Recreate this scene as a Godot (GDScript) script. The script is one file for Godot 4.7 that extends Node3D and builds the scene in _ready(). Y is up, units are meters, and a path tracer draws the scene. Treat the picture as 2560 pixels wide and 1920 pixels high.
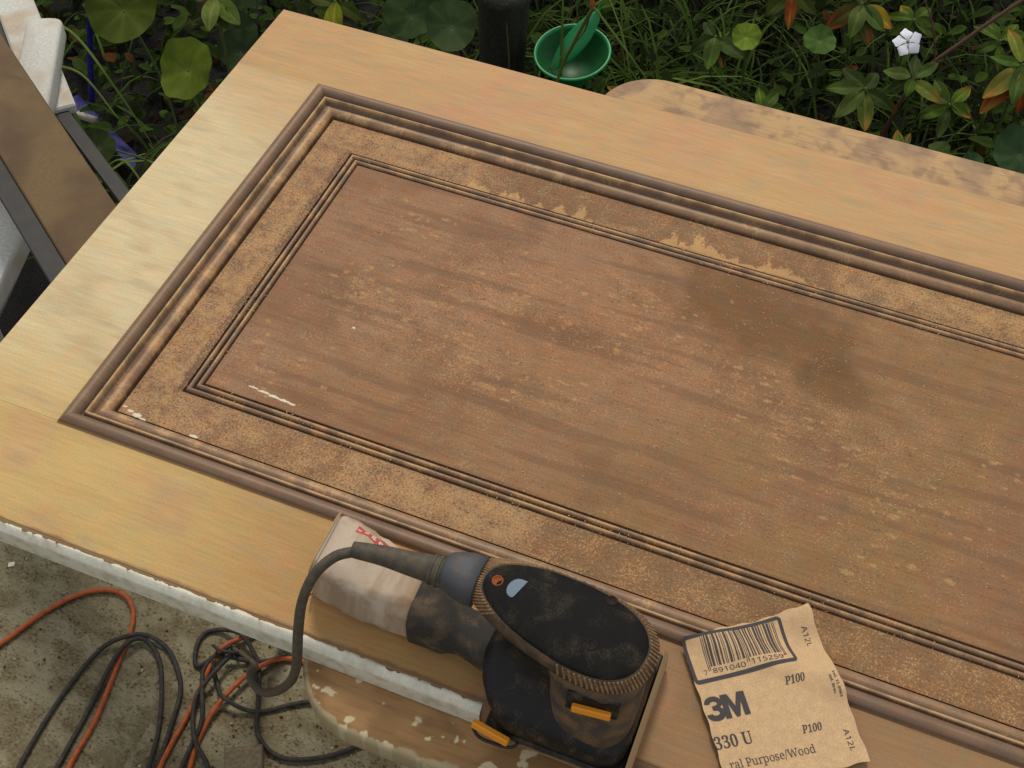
extends Node3D
# A wooden door being sanded on a table outdoors; garden bed behind, concrete in front. y up, metres.

const DOOR_BASE := 0.757
const TOP := 0.028                 # thickness of the door
const UV_X := 1.2                  # the door's texture repeats every 1.2 m along it
const UV_Z := 0.75
var rng := RandomNumberGenerator.new()
var M := {}

# ------------------------------------------------------------------ naming
func numbered(called: String, parent: Node) -> String:
	if not parent.has_node(NodePath(called)):
		return called
	var k := 1
	while parent.has_node(NodePath("%s_%03d" % [called, k])):
		k += 1
	return "%s_%03d" % [called, k]

func tag(o: Node3D, label: String, category := "", group := "", kind := "") -> Node3D:
	if label: o.set_meta("label", label)
	if category: o.set_meta("category", category)
	if group: o.set_meta("group", group)
	if kind: o.set_meta("kind", kind)
	return o

func thing(called: String, label: String, category: String, at := Vector3.ZERO, turn := 0.0, group := "") -> Node3D:
	var o := Node3D.new()
	o.name = numbered(called, self)
	add_child(o)
	o.position = at
	o.rotation.y = turn
	tag(o, label, category, group)
	return o

func part(called: String, mesh: Mesh, material: Material, parent: Node3D, label := "") -> MeshInstance3D:
	var o := MeshInstance3D.new()
	o.name = numbered(called, parent)
	o.mesh = mesh
	o.material_override = material
	parent.add_child(o)
	if label: o.set_meta("label", label)
	return o

# ------------------------------------------------------------------ mesh helpers
func planar(p: Vector3) -> Vector2:
	return Vector2(p.x / UV_X, p.z / UV_Z)

func tri_out(st: SurfaceTool, a: Vector3, b: Vector3, c: Vector3, centre: Vector3) -> void:
	# Godot's front faces run clockwise
	if (b - a).cross(c - a).dot((a + b + c) / 3.0 - centre) > 0.0:
		var k := b
		b = c
		c = k
	for p in [a, b, c]:
		st.set_uv(planar(p))
		st.add_vertex(p)

func chamfer_box_into(st: SurfaceTool, lo: Vector3, hi: Vector3, c: float, tf := Transform3D.IDENTITY) -> void:
	var mid := (lo + hi) * 0.5
	var ext := (hi - lo) * 0.5
	var v := func(s: Vector3, axis: int) -> Vector3:
		var e := ext - Vector3(c, c, c)
		e[axis] = ext[axis]
		return tf * (mid + s * e)
	var m := tf * mid
	for axis in 3:
		var b := (axis + 1) % 3
		var d := (axis + 2) % 3
		for sg in [-1.0, 1.0]:
			var q := []
			for k in [[-1.0, -1.0], [1.0, -1.0], [1.0, 1.0], [-1.0, 1.0]]:
				var s := Vector3.ZERO
				s[axis] = sg
				s[b] = k[0]
				s[d] = k[1]
				q.append(v.call(s, axis))
			tri_out(st, q[0], q[1], q[2], m)
			tri_out(st, q[0], q[2], q[3], m)
		for s1 in [-1.0, 1.0]:
			for s2 in [-1.0, 1.0]:
				var sa := Vector3.ZERO
				sa[axis] = s1
				sa[b] = s2
				sa[d] = -1.0
				var sb := sa
				sb[d] = 1.0
				var p0: Vector3 = v.call(sa, axis)
				var p1: Vector3 = v.call(sb, axis)
				var p2: Vector3 = v.call(sb, b)
				var p3: Vector3 = v.call(sa, b)
				tri_out(st, p0, p1, p2, m)
				tri_out(st, p0, p2, p3, m)
	for sx in [-1.0, 1.0]:
		for sy in [-1.0, 1.0]:
			for sz in [-1.0, 1.0]:
				var s := Vector3(sx, sy, sz)
				tri_out(st, v.call(s, 0), v.call(s, 1), v.call(s, 2), m)

func chamfer_box(lo: Vector3, hi: Vector3, c: float, tf := Transform3D.IDENTITY) -> ArrayMesh:
	var st := SurfaceTool.new()
	st.begin(Mesh.PRIMITIVE_TRIANGLES)
	st.set_smooth_group(-1)
	chamfer_box_into(st, lo, hi, c, tf)
	st.generate_normals()
	st.generate_tangents()
	return st.commit()

func bar(a: Vector3, b: Vector3, width: float, thick: float, c := 0.001, up := Vector3.UP) -> ArrayMesh:
	# a straight board or flat bar from a to b, its top face centred on the line
	var z := (b - a).normalized()
	var x := up.cross(z).normalized()
	var y := z.cross(x)
	var tf := Transform3D(Basis(x, y, z), a)
	return chamfer_box(Vector3(-width / 2, -thick, 0), Vector3(width / 2, 0, a.distance_to(b)), c, tf)

func grid(rows: Array, closed := false, cap := false, cols := [], uvs := []) -> ArrayMesh:
	# a smooth skin over rows of points; closed joins each row's end to its start
	var st := SurfaceTool.new()
	st.begin(Mesh.PRIMITIVE_TRIANGLES)
	grid_into(st, rows, closed, cap, cols, uvs)
	st.generate_normals()
	st.generate_tangents()
	return st.commit()

func grid_into(st: SurfaceTool, rows: Array, closed := false, cap := false, cols := [], uvs := []) -> void:
	var n: int = rows[0].size()
	var put := func(i: int, j: int) -> void:
		if cols: st.set_color(cols[i][j])
		st.set_uv(uvs[i][j] if uvs else planar(rows[i][j]))
		st.add_vertex(rows[i][j])
	var span := n if closed else n - 1
	for i in rows.size() - 1:
		for j in span:
			var k := (j + 1) % n
			for q in [[i, j], [i, k], [i + 1, k], [i, j], [i + 1, k], [i + 1, j]]:
				put.call(q[0], q[1])
	if cap:
		for e in [0, rows.size() - 1]:
			var c := Vector3.ZERO
			for p in rows[e]: c += p
			c /= n
			for j in n:
				var k := (j + 1) % n
				var three := [rows[e][k], rows[e][j], c] if e == 0 else [rows[e][j], rows[e][k], c]
				for p in three:
					if cols: st.set_color(cols[e][0])
					st.set_uv(planar(p))
					st.add_vertex(p)

func smooth_line(pts: Array, steps: int) -> PackedVector3Array:
	var out := PackedVector3Array()
	for i in pts.size() - 1:
		var p0: Vector3 = pts[maxi(i - 1, 0)]
		var p1: Vector3 = pts[i]
		var p2: Vector3 = pts[i + 1]
		var p3: Vector3 = pts[mini(i + 2, pts.size() - 1)]
		for k in steps:
			out.append(p1.cubic_interpolate(p2, p0, p3, float(k) / steps))
	out.append(pts[-1])
	return out

func tube_into(st: SurfaceTool, line: PackedVector3Array, r0: float, r1: float, sides := 8, flat := 1.0) -> void:
	var rows := []
	var ref := Vector3.UP
	var d0 := (line[1] - line[0]).normalized()
	if absf(d0.dot(ref)) > 0.9: ref = Vector3.RIGHT
	var x := d0.cross(ref).normalized()
	for i in line.size():
		var d := (line[mini(i + 1, line.size() - 1)] - line[maxi(i - 1, 0)]).normalized()
		x = (x - d * x.dot(d)).normalized()
		var y := d.cross(x)
		var r := lerpf(r0, r1, float(i) / (line.size() - 1))
		var row := PackedVector3Array()
		for k in sides:
			var a := TAU * k / sides
			row.append(line[i] + x * cos(a) * r + y * sin(a) * r * flat)
		rows.append(row)
	grid_into(st, rows, true, true)

func tube(line: PackedVector3Array, r0: float, r1 := -1.0, sides := 8) -> ArrayMesh:
	var st := SurfaceTool.new()
	st.begin(Mesh.PRIMITIVE_TRIANGLES)
	tube_into(st, line, r0, r0 if r1 < 0 else r1, sides)
	st.generate_normals()
	st.generate_tangents()
	return st.commit()

func lathe(profile: Array, sides := 32) -> ArrayMesh:
	var rows := []
	for p in profile:
		var row := PackedVector3Array()
		for k in sides:
			var a := TAU * k / sides
			row.append(Vector3(cos(a) * p.x, p.y, sin(a) * p.x))
		rows.append(row)
	return grid(rows, true, false)

func rounded_ring(x0: float, z0: float, x1: float, z1: float, r: float, y: float, each := 8) -> PackedVector3Array:
	var out := PackedVector3Array()
	var cs := [[x1 - r, z1 - r, 0.0], [x0 + r, z1 - r, PI / 2], [x0 + r, z0 + r, PI], [x1 - r, z0 + r, PI * 1.5]]
	for c in cs:
		for k in each + 1:
			var a: float = c[2] + PI / 2 * k / each
			out.append(Vector3(c[0] + cos(a) * r, y, c[1] + sin(a) * r))
	return out

# ------------------------------------------------------------------ materials and textures
func lin(r: float, g: float, b: float) -> Color:      # a colour as seen (0..255)
	return Color(r / 255.0, g / 255.0, b / 255.0)

func flat_mat(c: Color, rough := 0.7, spec := 0.5) -> StandardMaterial3D:
	var m := StandardMaterial3D.new()
	m.albedo_color = c
	m.roughness = rough
	m.metallic_specular = spec
	m.cull_mode = BaseMaterial3D.CULL_DISABLED
	return m

func noise(w: int, h: int, freq: float, oct: int, sd: int, kind := FastNoiseLite.TYPE_SIMPLEX_SMOOTH, fractal := FastNoiseLite.FRACTAL_FBM) -> Image:
	var n := FastNoiseLite.new()
	n.seed = sd
	n.noise_type = kind
	n.frequency = freq
	n.fractal_type = fractal if oct > 1 else FastNoiseLite.FRACTAL_NONE
	n.fractal_octaves = oct
	var im := n.get_image(w, h)
	im.convert(Image.FORMAT_L8)
	return im

func bytes(w: int, h: int, tw: int, th: int, freq: float, oct: int, sd: int, kind := FastNoiseLite.TYPE_SIMPLEX_SMOOTH, fractal := FastNoiseLite.FRACTAL_FBM) -> PackedByteArray:
	var im := noise(w, h, freq, oct, sd, kind, fractal)
	if w != tw or h != th:
		im.resize(tw, th, Image.INTERPOLATE_CUBIC)
	return im.get_data()

func tri_mat(base: Color, other: Color, scale: float, rough: float, freq := 0.02, oct := 5, sd := 1, bump := 0.0, low := 0.35, high := 0.65) -> StandardMaterial3D:
	# a mottled surface of two colours, mapped without UVs; relief in centimetres
	var m := flat_mat(Color.WHITE, rough)
	var a := noise(512, 512, freq, oct, sd)
	var b := noise(512, 512, 0.15, 3, sd + 7)
	var da := a.get_data()
	var db := b.get_data()
	var out := PackedByteArray()
	out.resize(512 * 512 * 3)
	for i in 512 * 512:
		var t := smoothstep(low, high, da[i] / 255.0 * 0.7 + db[i] / 255.0 * 0.3)
		var c := base.lerp(other, t)
		var g := 0.9 + 0.2 * db[i] / 255.0
		out[i * 3] = int(clampf(c.r * g, 0, 1) * 255)
		out[i * 3 + 1] = int(clampf(c.g * g, 0, 1) * 255)
		out[i * 3 + 2] = int(clampf(c.b * g, 0, 1) * 255)
	m.albedo_texture = ImageTexture.create_from_image(Image.create_from_data(512, 512, false, Image.FORMAT_RGB8, out))
	m.uv1_triplanar = true
	m.uv1_scale = Vector3.ONE * scale
	if bump > 0.0:
		m.heightmap_enabled = true
		m.heightmap_texture = ImageTexture.create_from_image(b)
		m.heightmap_scale = bump
	return m

func sstep(a: float, b: float, x: float) -> float:
	var t := clampf((x - a) / (b - a), 0.0, 1.0)
	return t * t * (3.0 - 2.0 * t)

# spikes of bare wood left by the scraper along the far margin: x, half width, reach (metres)
var SPIKES := [
	[0.316, 0.007, 0.014], [0.327, 0.010, 0.009], [0.350, 0.005, 0.011], [0.363, 0.010, 0.012], [0.372, 0.004, 0.009], [0.389, 0.007, 0.012], [0.412, 0.009, 0.011], [0.434, 0.007, 0.021], [0.445, 0.005, 0.007],
	[0.530, 0.009, 0.022], [0.545, 0.011, 0.011], [0.560, 0.012, 0.023], [0.572, 0.012, 0.018], [0.584, 0.007, 0.014], [0.598, 0.012, 0.010], [0.630, 0.014, 0.016], [0.647, 0.016, 0.019], [0.664, 0.014, 0.010], [0.685, 0.010, 0.005], [0.610, 0.03, 0.006], [0.55, 0.03, 0.005],
]
# where pale flecks gather on the raised field: x, z, half length, half width, strength
var FLECKED := [
	[0.43, 0.31, 0.10, 0.04, 0.55], [0.54, 0.27, 0.06, 0.03, 0.45], [0.59, 0.33, 0.10, 0.025, 0.55], [0.70, 0.36, 0.08, 0.025, 0.5], [0.82, 0.42, 0.07, 0.03, 0.45], [0.30, 0.25, 0.07, 0.03, 0.35], [0.27, 0.36, 0.035, 0.025, 0.55],
	[0.44, 0.41, 0.10, 0.025, 0.35], [0.24, 0.47, 0.05, 0.03, 0.4], [0.36, 0.38, 0.07, 0.03, 0.4], [0.72, 0.47, 0.12, 0.03, 0.22], [0.90, 0.33, 0.07, 0.04, 0.2],
]
var SCRAPED := [
	[0.275, 0.345, 0.006, 0.003], [0.262, 0.352, 0.004, 0.003], [0.268, 0.372, 0.005, 0.0025], [0.300, 0.335, 0.007, 0.002], [0.43, 0.425, 0.012, 0.003], [0.45, 0.432, 0.008, 0.002], [0.405, 0.40, 0.010, 0.002], [0.815, 0.158, 0.010, 0.004], [0.840, 0.163, 0.014, 0.004], [0.785, 0.156, 0.006, 0.003], [0.160, 0.33, 0.005, 0.010], [0.166, 0.30, 0.004, 0.012], [0.162, 0.40, 0.004, 0.010],
	[0.70, 0.40, 0.014, 0.002], [0.715, 0.415, 0.010, 0.002], [0.50, 0.30, 0.010, 0.002],
]
var FLECKS := [
	[0.146, 0.571, 0.004, 0.0018], [0.153, 0.573, 0.005, 0.0026], [0.1605, 0.5755, 0.003, 0.0018], [0.212, 0.5742, 0.0055, 0.0018],
	[0.246, 0.5075, 0.006, 0.0011], [0.256, 0.5085, 0.005, 0.0012], [0.266, 0.5092, 0.007, 0.0014], [0.275, 0.5100, 0.004, 0.0012], [0.234, 0.5062, 0.004, 0.0009],
	[0.287, 0.407, 0.0022, 0.0012], [0.139, 0.568, 0.003, 0.0010],
]

func door_maps() -> Array:
	var W := 1664
	var H := 1040
	var g_fine := bytes(104, H, W, H, 0.22, 3, 11)                 # fine grain along the door
	var g_wide := bytes(40, 260, W, H, 0.10, 3, 12)
	var smudge := bytes(260, 520, W, H, 0.050, 3, 19)
	var blot := bytes(256, 160, W, H, 0.018, 4, 13)
	var blot2 := bytes(416, 260, W, H, 0.022, 5, 14)
	var mid := bytes(832, 520, W, H, 0.045, 4, 15)
	var speck := bytes(W, H, W, H, 0.30, 2, 16)
	var scratch := bytes(W, H, W, H, 0.09, 4, 17, FastNoiseLite.TYPE_SIMPLEX_SMOOTH, FastNoiseLite.FRACTAL_RIDGED)
	var chroma := bytes(400, 250, W, H, 0.12, 2, 18)
	var coarse := PackedByteArray()
	coarse.resize(208 * 130)
	var cn := FastNoiseLite.new()
	cn.seed = 33
	cn.frequency = 0.030
	cn.fractal_octaves = 5
	for cy in 130:
		for cx in 208:
			var x := (cx + 0.5) / 208.0 * UV_X
			var z := (cy + 0.5) / 130.0 * UV_Z
			var v := 0.10
			for q in FLECKED:
				var dx: float = (x - q[0]) / q[2]
				var dz: float = (z - q[1]) / q[3]
				v += q[4] * exp(-dx * dx - dz * dz)
			v += 0.55 * cn.get_noise_2d(cx, cy * 1.6)
			coarse[cy * 208 + cx] = int(clampf(v, 0.0, 1.0) * 255.0)
	var ci := Image.create_from_data(208, 130, false, Image.FORMAT_L8, coarse)
	ci.resize(W, H, Image.INTERPOLATE_CUBIC)
	var gather := ci.get_data()
	var teeth := PackedFloat32Array()
	teeth.resize(W)
	var jag := FastNoiseLite.new()
	jag.seed = 9
	jag.frequency = 0.16
	for px in W:
		var x := (px + 0.5) / W * UV_X
		for s in SPIKES:
			var u: float = absf(x - s[0] + 0.0015 * jag.get_noise_1d(px * 0.5)) / s[1]
			if u < 1.0: teeth[px] = maxf(teeth[px], s[2] * pow(1.0 - u, 0.8) * (1.0 + 0.5 * jag.get_noise_1d(px)))
	var out := PackedByteArray()
	out.resize(W * H * 3)
	var hgt := PackedByteArray()
	hgt.resize(W * H)
	var tan_c := lin(192, 150, 98)
	var far_c := lin(190, 151, 105)
	var rail_c := lin(207, 187, 145)
	var near_c := lin(194, 163, 105)
	var near_mid := lin(172, 134, 84)
	var raw_c := lin(148, 115, 80)
	var smear := lin(172, 146, 110)
	var pink := lin(188, 140, 108)
	var dark := lin(92, 70, 54)
	var olive := lin(110, 78, 44)
	for py in H:
		var z := (py + 0.5) / H * UV_Z
		for px in W:
			var i := py * W + px
			var x := (px + 0.5) / W * UV_X
			var gf := g_fine[i] * 0.00392157 - 0.5
			var gw := g_wide[i] * 0.00392157 - 0.5
			var bl := blot[i] * 0.00392157
			var b2 := blot2[i] * 0.00392157
			var md := mid[i] * 0.00392157
			var sp := speck[i] * 0.00392157
			var sc := scratch[i] * 0.00392157
			var d := minf(minf(x - 0.100, 1.200 - x), minf(z - 0.109, 0.611 - z))
			var c: Color
			var hh := 0.5
			var grain := 0.10
			if d < 0.0:
				if z < 0.109:
					c = far_c.lerp(pink, 0.55 * sstep(0.45, 0.7, bl))
					c = c.lerp(near_c, 0.3 * sstep(0.5, 0.75, b2))
					c = c.lerp(smear, 0.4 * sstep(0.60, 0.78, smudge[i] * 0.00392157))
				elif z > 0.611:
					c = near_c.lerp(near_mid, sstep(0.12, 0.42, x + (bl - 0.5) * 0.2)).lerp(raw_c, sstep(0.50, 0.66, x + (b2 - 0.5) * 0.12))
					c = c.lerp(pink, 0.35 * sstep(0.55, 0.8, b2))
					c = c.lerp(smear, 0.35 * sstep(0.60, 0.78, smudge[i] * 0.00392157) * sstep(0.5, 0.4, x))
					c = c.lerp(dark, 0.5 * sstep(0.7085, 0.7115, z + (md - 0.5) * 0.004))
				else:
					c = rail_c.lerp(near_c, 0.7 * sstep(0.50, 0.60, z + (bl - 0.5) * 0.06))
					c = c.lerp(far_c, 0.6 * sstep(0.25, 0.11, z + (bl - 0.5) * 0.1))
					c = c.lerp(smear, 0.42 * sstep(0.50, 0.86, smudge[i] * 0.00275 + bl * 0.3))
				if d > -0.0012: c = c.lerp(dark, 0.3)
				grain = 0.07
				hh = 0.5 + gf * 0.3
			elif d < 0.0355:
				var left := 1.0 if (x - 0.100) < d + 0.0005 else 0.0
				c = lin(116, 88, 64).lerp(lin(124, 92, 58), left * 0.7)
				c = c.lerp(lin(130, 100, 74), 0.6 * sstep(0.5, 0.7, b2))
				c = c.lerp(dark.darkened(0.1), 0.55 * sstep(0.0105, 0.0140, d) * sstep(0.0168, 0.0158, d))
				var worn := sstep(0.0158, 0.0168, d) * sstep(0.0200, 0.0190, d)
				c = c.lerp(lin(178, 144, 100), worn * (0.60 + 0.4 * sstep(0.3, 0.6, md)))
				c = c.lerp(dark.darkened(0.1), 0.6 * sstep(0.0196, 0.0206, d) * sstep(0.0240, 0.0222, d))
				var slope := sstep(0.0225, 0.025, d) * sstep(0.0340, 0.0325, d)
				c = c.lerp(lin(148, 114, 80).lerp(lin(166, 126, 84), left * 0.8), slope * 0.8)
				c = c.lerp(tan_c, 0.6 * sstep(0.58, 0.70, sc * 0.4 + md * 0.6 + (0.06 if x < 0.40 else -0.08)) * slope)
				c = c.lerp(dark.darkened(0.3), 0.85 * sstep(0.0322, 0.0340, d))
				c = c.lerp(tan_c, 0.30 * sstep(0.62, 0.72, sp * 0.2 + sc * 0.35 + md * 0.45 + 0.05 * left) * sstep(0.012, 0.016, d))
				c = c.lerp(dark, 0.25 * sstep(0.42, 0.32, sp * 0.25 + md * 0.75))
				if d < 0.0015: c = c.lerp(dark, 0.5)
				grain = 0.12
				hh = 0.5 + gf * 0.4
			else:
				var field := sstep(0.0915, 0.0925, d)
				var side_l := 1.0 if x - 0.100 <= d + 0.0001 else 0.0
				c = lin(150, 112, 82).lerp(lin(140, 106, 68), sstep(0.25, 0.75, x * 0.8 + (z - 0.2) * 0.7 + (bl - 0.5) * 0.5))
				c = c.lerp(lin(116, 84, 60), 0.5 * sstep(0.50, 0.72, bl * 0.5 + b2 * 0.5 + 0.06 - x * 0.08))
				c = c.lerp(lin(158, 114, 82), 0.35 * sstep(0.42, 0.72, bl))
				var core := Vector2((x - 0.50) / 0.22, (z - 0.32) / 0.10).length()
				c = c.lerp(lin(162, 114, 80), 0.40 * field * sstep(1.2, 0.2, core))
				var cover := gather[i] * 0.00392157
				var amount := 0.0
				if d < 0.0768:                                         # the flat margin round the raised field
					amount = 0.25
					if z < 0.196 and x > 0.18:
						amount = 0.9 - 0.88 * sstep(0.31, 0.35, x) * sstep(0.72, 0.68, x)
						var tx := clampi(px + int((md - 0.5) * 16.0 + (sp - 0.5) * 5.0), 0, W - 1)
						if 0.1875 - z < teeth[tx] * (0.35 + 0.95 * sc + 0.3 * md) and sp + md * 0.5 < 1.02: amount = 3.0
						elif x > 0.452 and x < 0.497 and 0.1885 - z < 0.013 + 0.010 * (md - 0.5): amount = 0.55
					elif x < 0.186: amount = 0.85
					elif z > 0.53: amount = 1.1 * sstep(0.530, 0.522, x + (md - 0.5) * 0.02) * sstep(0.28, 0.42, x) + 0.55 * sstep(0.36, 0.24, x) + 0.2
					if amount > 2.0:
						c = tan_c.darkened(0.12 * (1.0 - md))
						cover = 0.0
					else:
						c = c.lerp(lin(126, 94, 64), 0.65 * (1.0 - minf(amount, 1.0)))
						c = c.lerp(lin(164, 131, 94), 0.60 * minf(amount, 1.0) * sstep(0.490, 0.535, md * 0.22 + b2 * 0.18 + sp * 0.36 + sc * 0.24 + 0.09 * (amount - 0.5)))
						cover = 0.45 + 0.5 * minf(amount, 1.0)
						c = c.lerp(dark, 0.45 * sstep(0.62, 0.78, sc * 0.6 + sp * 0.4) * minf(amount, 1.0))
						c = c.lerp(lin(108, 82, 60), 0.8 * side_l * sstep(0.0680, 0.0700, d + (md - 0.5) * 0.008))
				elif d < 0.0920:
					c = lin(134, 104, 76).lerp(lin(158, 120, 80), sstep(0.40, 0.65, md))
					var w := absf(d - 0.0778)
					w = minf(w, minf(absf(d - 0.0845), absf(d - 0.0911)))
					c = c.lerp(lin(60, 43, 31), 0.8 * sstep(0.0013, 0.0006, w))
					var crest := minf(absf(d - 0.0812), absf(d - 0.0878))
					c = c.lerp(lin(178, 142, 98), 0.5 * sstep(0.0014, 0.0004, crest) * sstep(0.35, 0.6, md))
					cover = 0.15
				else:
					var r := Vector2((x - 0.640) / 0.085, (z - 0.245) / 0.062).length()
					c = c.lerp(olive, 0.75 * sstep(1.45, 0.50, r + (b2 - 0.5) * 1.1 + (md - 0.5) * 0.5))
					cover *= 0.15 + 0.85 * sstep(0.85, 1.3, r)
					r = Vector2((x - 0.725) / 0.040, (z - 0.300) / 0.025).length()
					c = c.lerp(olive.darkened(0.15), 0.45 * sstep(1.3, 0.6, r + (b2 - 0.5) * 1.5))
					r = Vector2((x - 0.470) / 0.05, (z - 0.335) / 0.02).length()
					c = c.lerp(olive.darkened(0.05), 0.35 * sstep(1.3, 0.5, r + (b2 - 0.5) * 1.6))
					if x > 0.8: cover *= 0.6
				var fleck := sp * 0.50 + sc * 0.22 + md * 0.28
				var hit := sstep(0.600, 0.640, fleck + 0.15 * (cover - 0.60))
				c = c.lerp(tan_c.lerp(lin(184, 143, 102), field), (0.66 - 0.10 * field) * hit)
				hit = maxf(hit, sstep(0.66, 0.70, fleck) * 0.5)
				c = c.lerp(dark, (0.30 + 0.25 * cover) * sstep(0.40, 0.34, fleck) * (1.0 if amount < 2.0 else 0.0))
				# long darker streaks left in the grain
				c = c.lerp(lin(104, 76, 54), 0.45 * field * sstep(0.06, 0.26, gw + gf * 0.35))
				var edge := minf(absf(d - 0.0765), absf(d - 0.0923))
				c = c.lerp(dark, 0.25 * sstep(0.004, 0.0, edge) * sstep(0.4, 0.6, md))
				grain = 0.10
				hh = 0.45 + hit * 0.25 + gf * 0.3 - 0.15 * sstep(0.4, 0.3, sp)
			var k := 1.0 + grain * (gf * 1.3 + gw * 0.9) + (sp - 0.5) * 0.09
			var ch := (chroma[i] * 0.00392157 - 0.5) * 0.06
			out[i * 3] = int(clampf(c.r * k + ch * 0.6, 0.0, 1.0) * 255.0)
			out[i * 3 + 1] = int(clampf(c.g * k - ch * 0.25, 0.0, 1.0) * 255.0)
			out[i * 3 + 2] = int(clampf(c.b * k - ch * 0.5, 0.0, 1.0) * 255.0)
			hgt[i] = int(clampf(hh, 0.0, 1.0) * 255.0)
	# fine curled scratches in loose clusters: centre x, z
	var k2 := RandomNumberGenerator.new()
	k2.seed = 71
	for spot in [[0.378, 0.357], [0.434, 0.402], [0.254, 0.383], [0.641, 0.316], [0.570, 0.303], [0.808, 0.402], [0.490, 0.342], [0.521, 0.252], [0.260, 0.257], [0.383, 0.323], [0.688, 0.326], [0.775, 0.379], [0.494, 0.418], [0.305, 0.302], [0.224, 0.477], [0.390, 0.266],
			[0.16, 0.20], [0.16, 0.28], [0.16, 0.36], [0.16, 0.44], [0.16, 0.52], [0.22, 0.565], [0.30, 0.565], [0.22, 0.165], [0.28, 0.17], [0.78, 0.17], [0.84, 0.165], [0.45, 0.565]]:
		for q in 34:
			var x: float = spot[0] + k2.randfn(0.0, 0.022 if spot[0] > 0.19 else 0.010)
			var z: float = spot[1] + k2.randfn(0.0, 0.014 if spot[1] > 0.19 and spot[1] < 0.53 else 0.008)
			if z < 0.146 or z > 0.574 or x < 0.137: continue
			var a := k2.randf() * TAU
			var bend := k2.randf_range(-0.5, 0.5)
			var col := tan_c if k2.randf() < 0.4 else lin(184, 146, 110)
			if k2.randf() < 0.2: col = dark
			for st in k2.randi_range(3, 9):
				x += cos(a) * 0.0007
				z += sin(a) * 0.0006
				a += bend
				var px := int(x / UV_X * W)
				var py := int(z / UV_Z * H)
				var i := (py * W + px) * 3
				var m := 0.62
				out[i] = int(lerpf(out[i], col.r * 255.0, m))
				out[i + 1] = int(lerpf(out[i + 1], col.g * 255.0, m))
				out[i + 2] = int(lerpf(out[i + 2], col.b * 255.0, m))
	var patches := SCRAPED.duplicate()
	for q in FLECKED:
		for n in int(30.0 * q[4]) + 6:
			patches.append([q[0] + k2.randfn(0.0, q[2] * 0.55), q[1] + k2.randfn(0.0, q[3] * 0.6), k2.randf_range(0.0018, 0.0062), k2.randf_range(0.0010, 0.0028)])
	for n in 70:
		patches.append([k2.randf_range(0.140, 0.170), k2.randf_range(0.15, 0.57), k2.randf_range(0.002, 0.005), k2.randf_range(0.002, 0.006)])
		if n < 34: patches.append([k2.randf_range(0.15, 0.30) if n < 18 else k2.randf_range(0.70, 1.0), k2.randf_range(0.150, 0.182), k2.randf_range(0.003, 0.009), k2.randf_range(0.0012, 0.004)])
	for pass_no in 2:
		for s in (patches if pass_no == 0 else FLECKS):
			var x0 := int((s[0] - s[2] * 1.5) / UV_X * W)
			var x1 := int((s[0] + s[2] * 1.5) / UV_X * W)
			var y0 := int((s[1] - s[3] * 1.5) / UV_Z * H)
			var y1 := int((s[1] + s[3] * 1.5) / UV_Z * H)
			for py in range(y0, y1 + 1):
				for px in range(x0, x1 + 1):
					var i := py * W + px
					var dx: float = ((px + 0.5) / W * UV_X - s[0]) / s[2]
					var dz: float = ((py + 0.5) / H * UV_Z - s[1]) / s[3]
					var q := sqrt(dx * dx + dz * dz) + (scratch[i] / 255.0 - 0.45) * (1.6 if pass_no == 0 else 0.5) + (mid[i] / 255.0 - 0.5) * 0.9 + ((speck[i] / 255.0 - 0.5) * 0.8 if pass_no == 0 else 0.0)
					if q < 1.0:
						var c := tan_c.darkened(0.16 * (1.0 - sstep(0.35, 0.65, speck[i] / 255.0))) if pass_no == 0 else lin(228, 224, 200).darkened(0.1 * speck[i] / 255.0)
						var al := 0.68 if pass_no == 0 else 1.0
						out[i * 3] = int(lerpf(out[i * 3], c.r * 255, al))
						out[i * 3 + 1] = int(lerpf(out[i * 3 + 1], c.g * 255, al))
						out[i * 3 + 2] = int(lerpf(out[i * 3 + 2], c.b * 255, al))
						if pass_no == 1: hgt[i] = 255
	return [Image.create_from_data(W, H, false, Image.FORMAT_RGB8, out), Image.create_from_data(W, H, false, Image.FORMAT_L8, hgt)]

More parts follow.
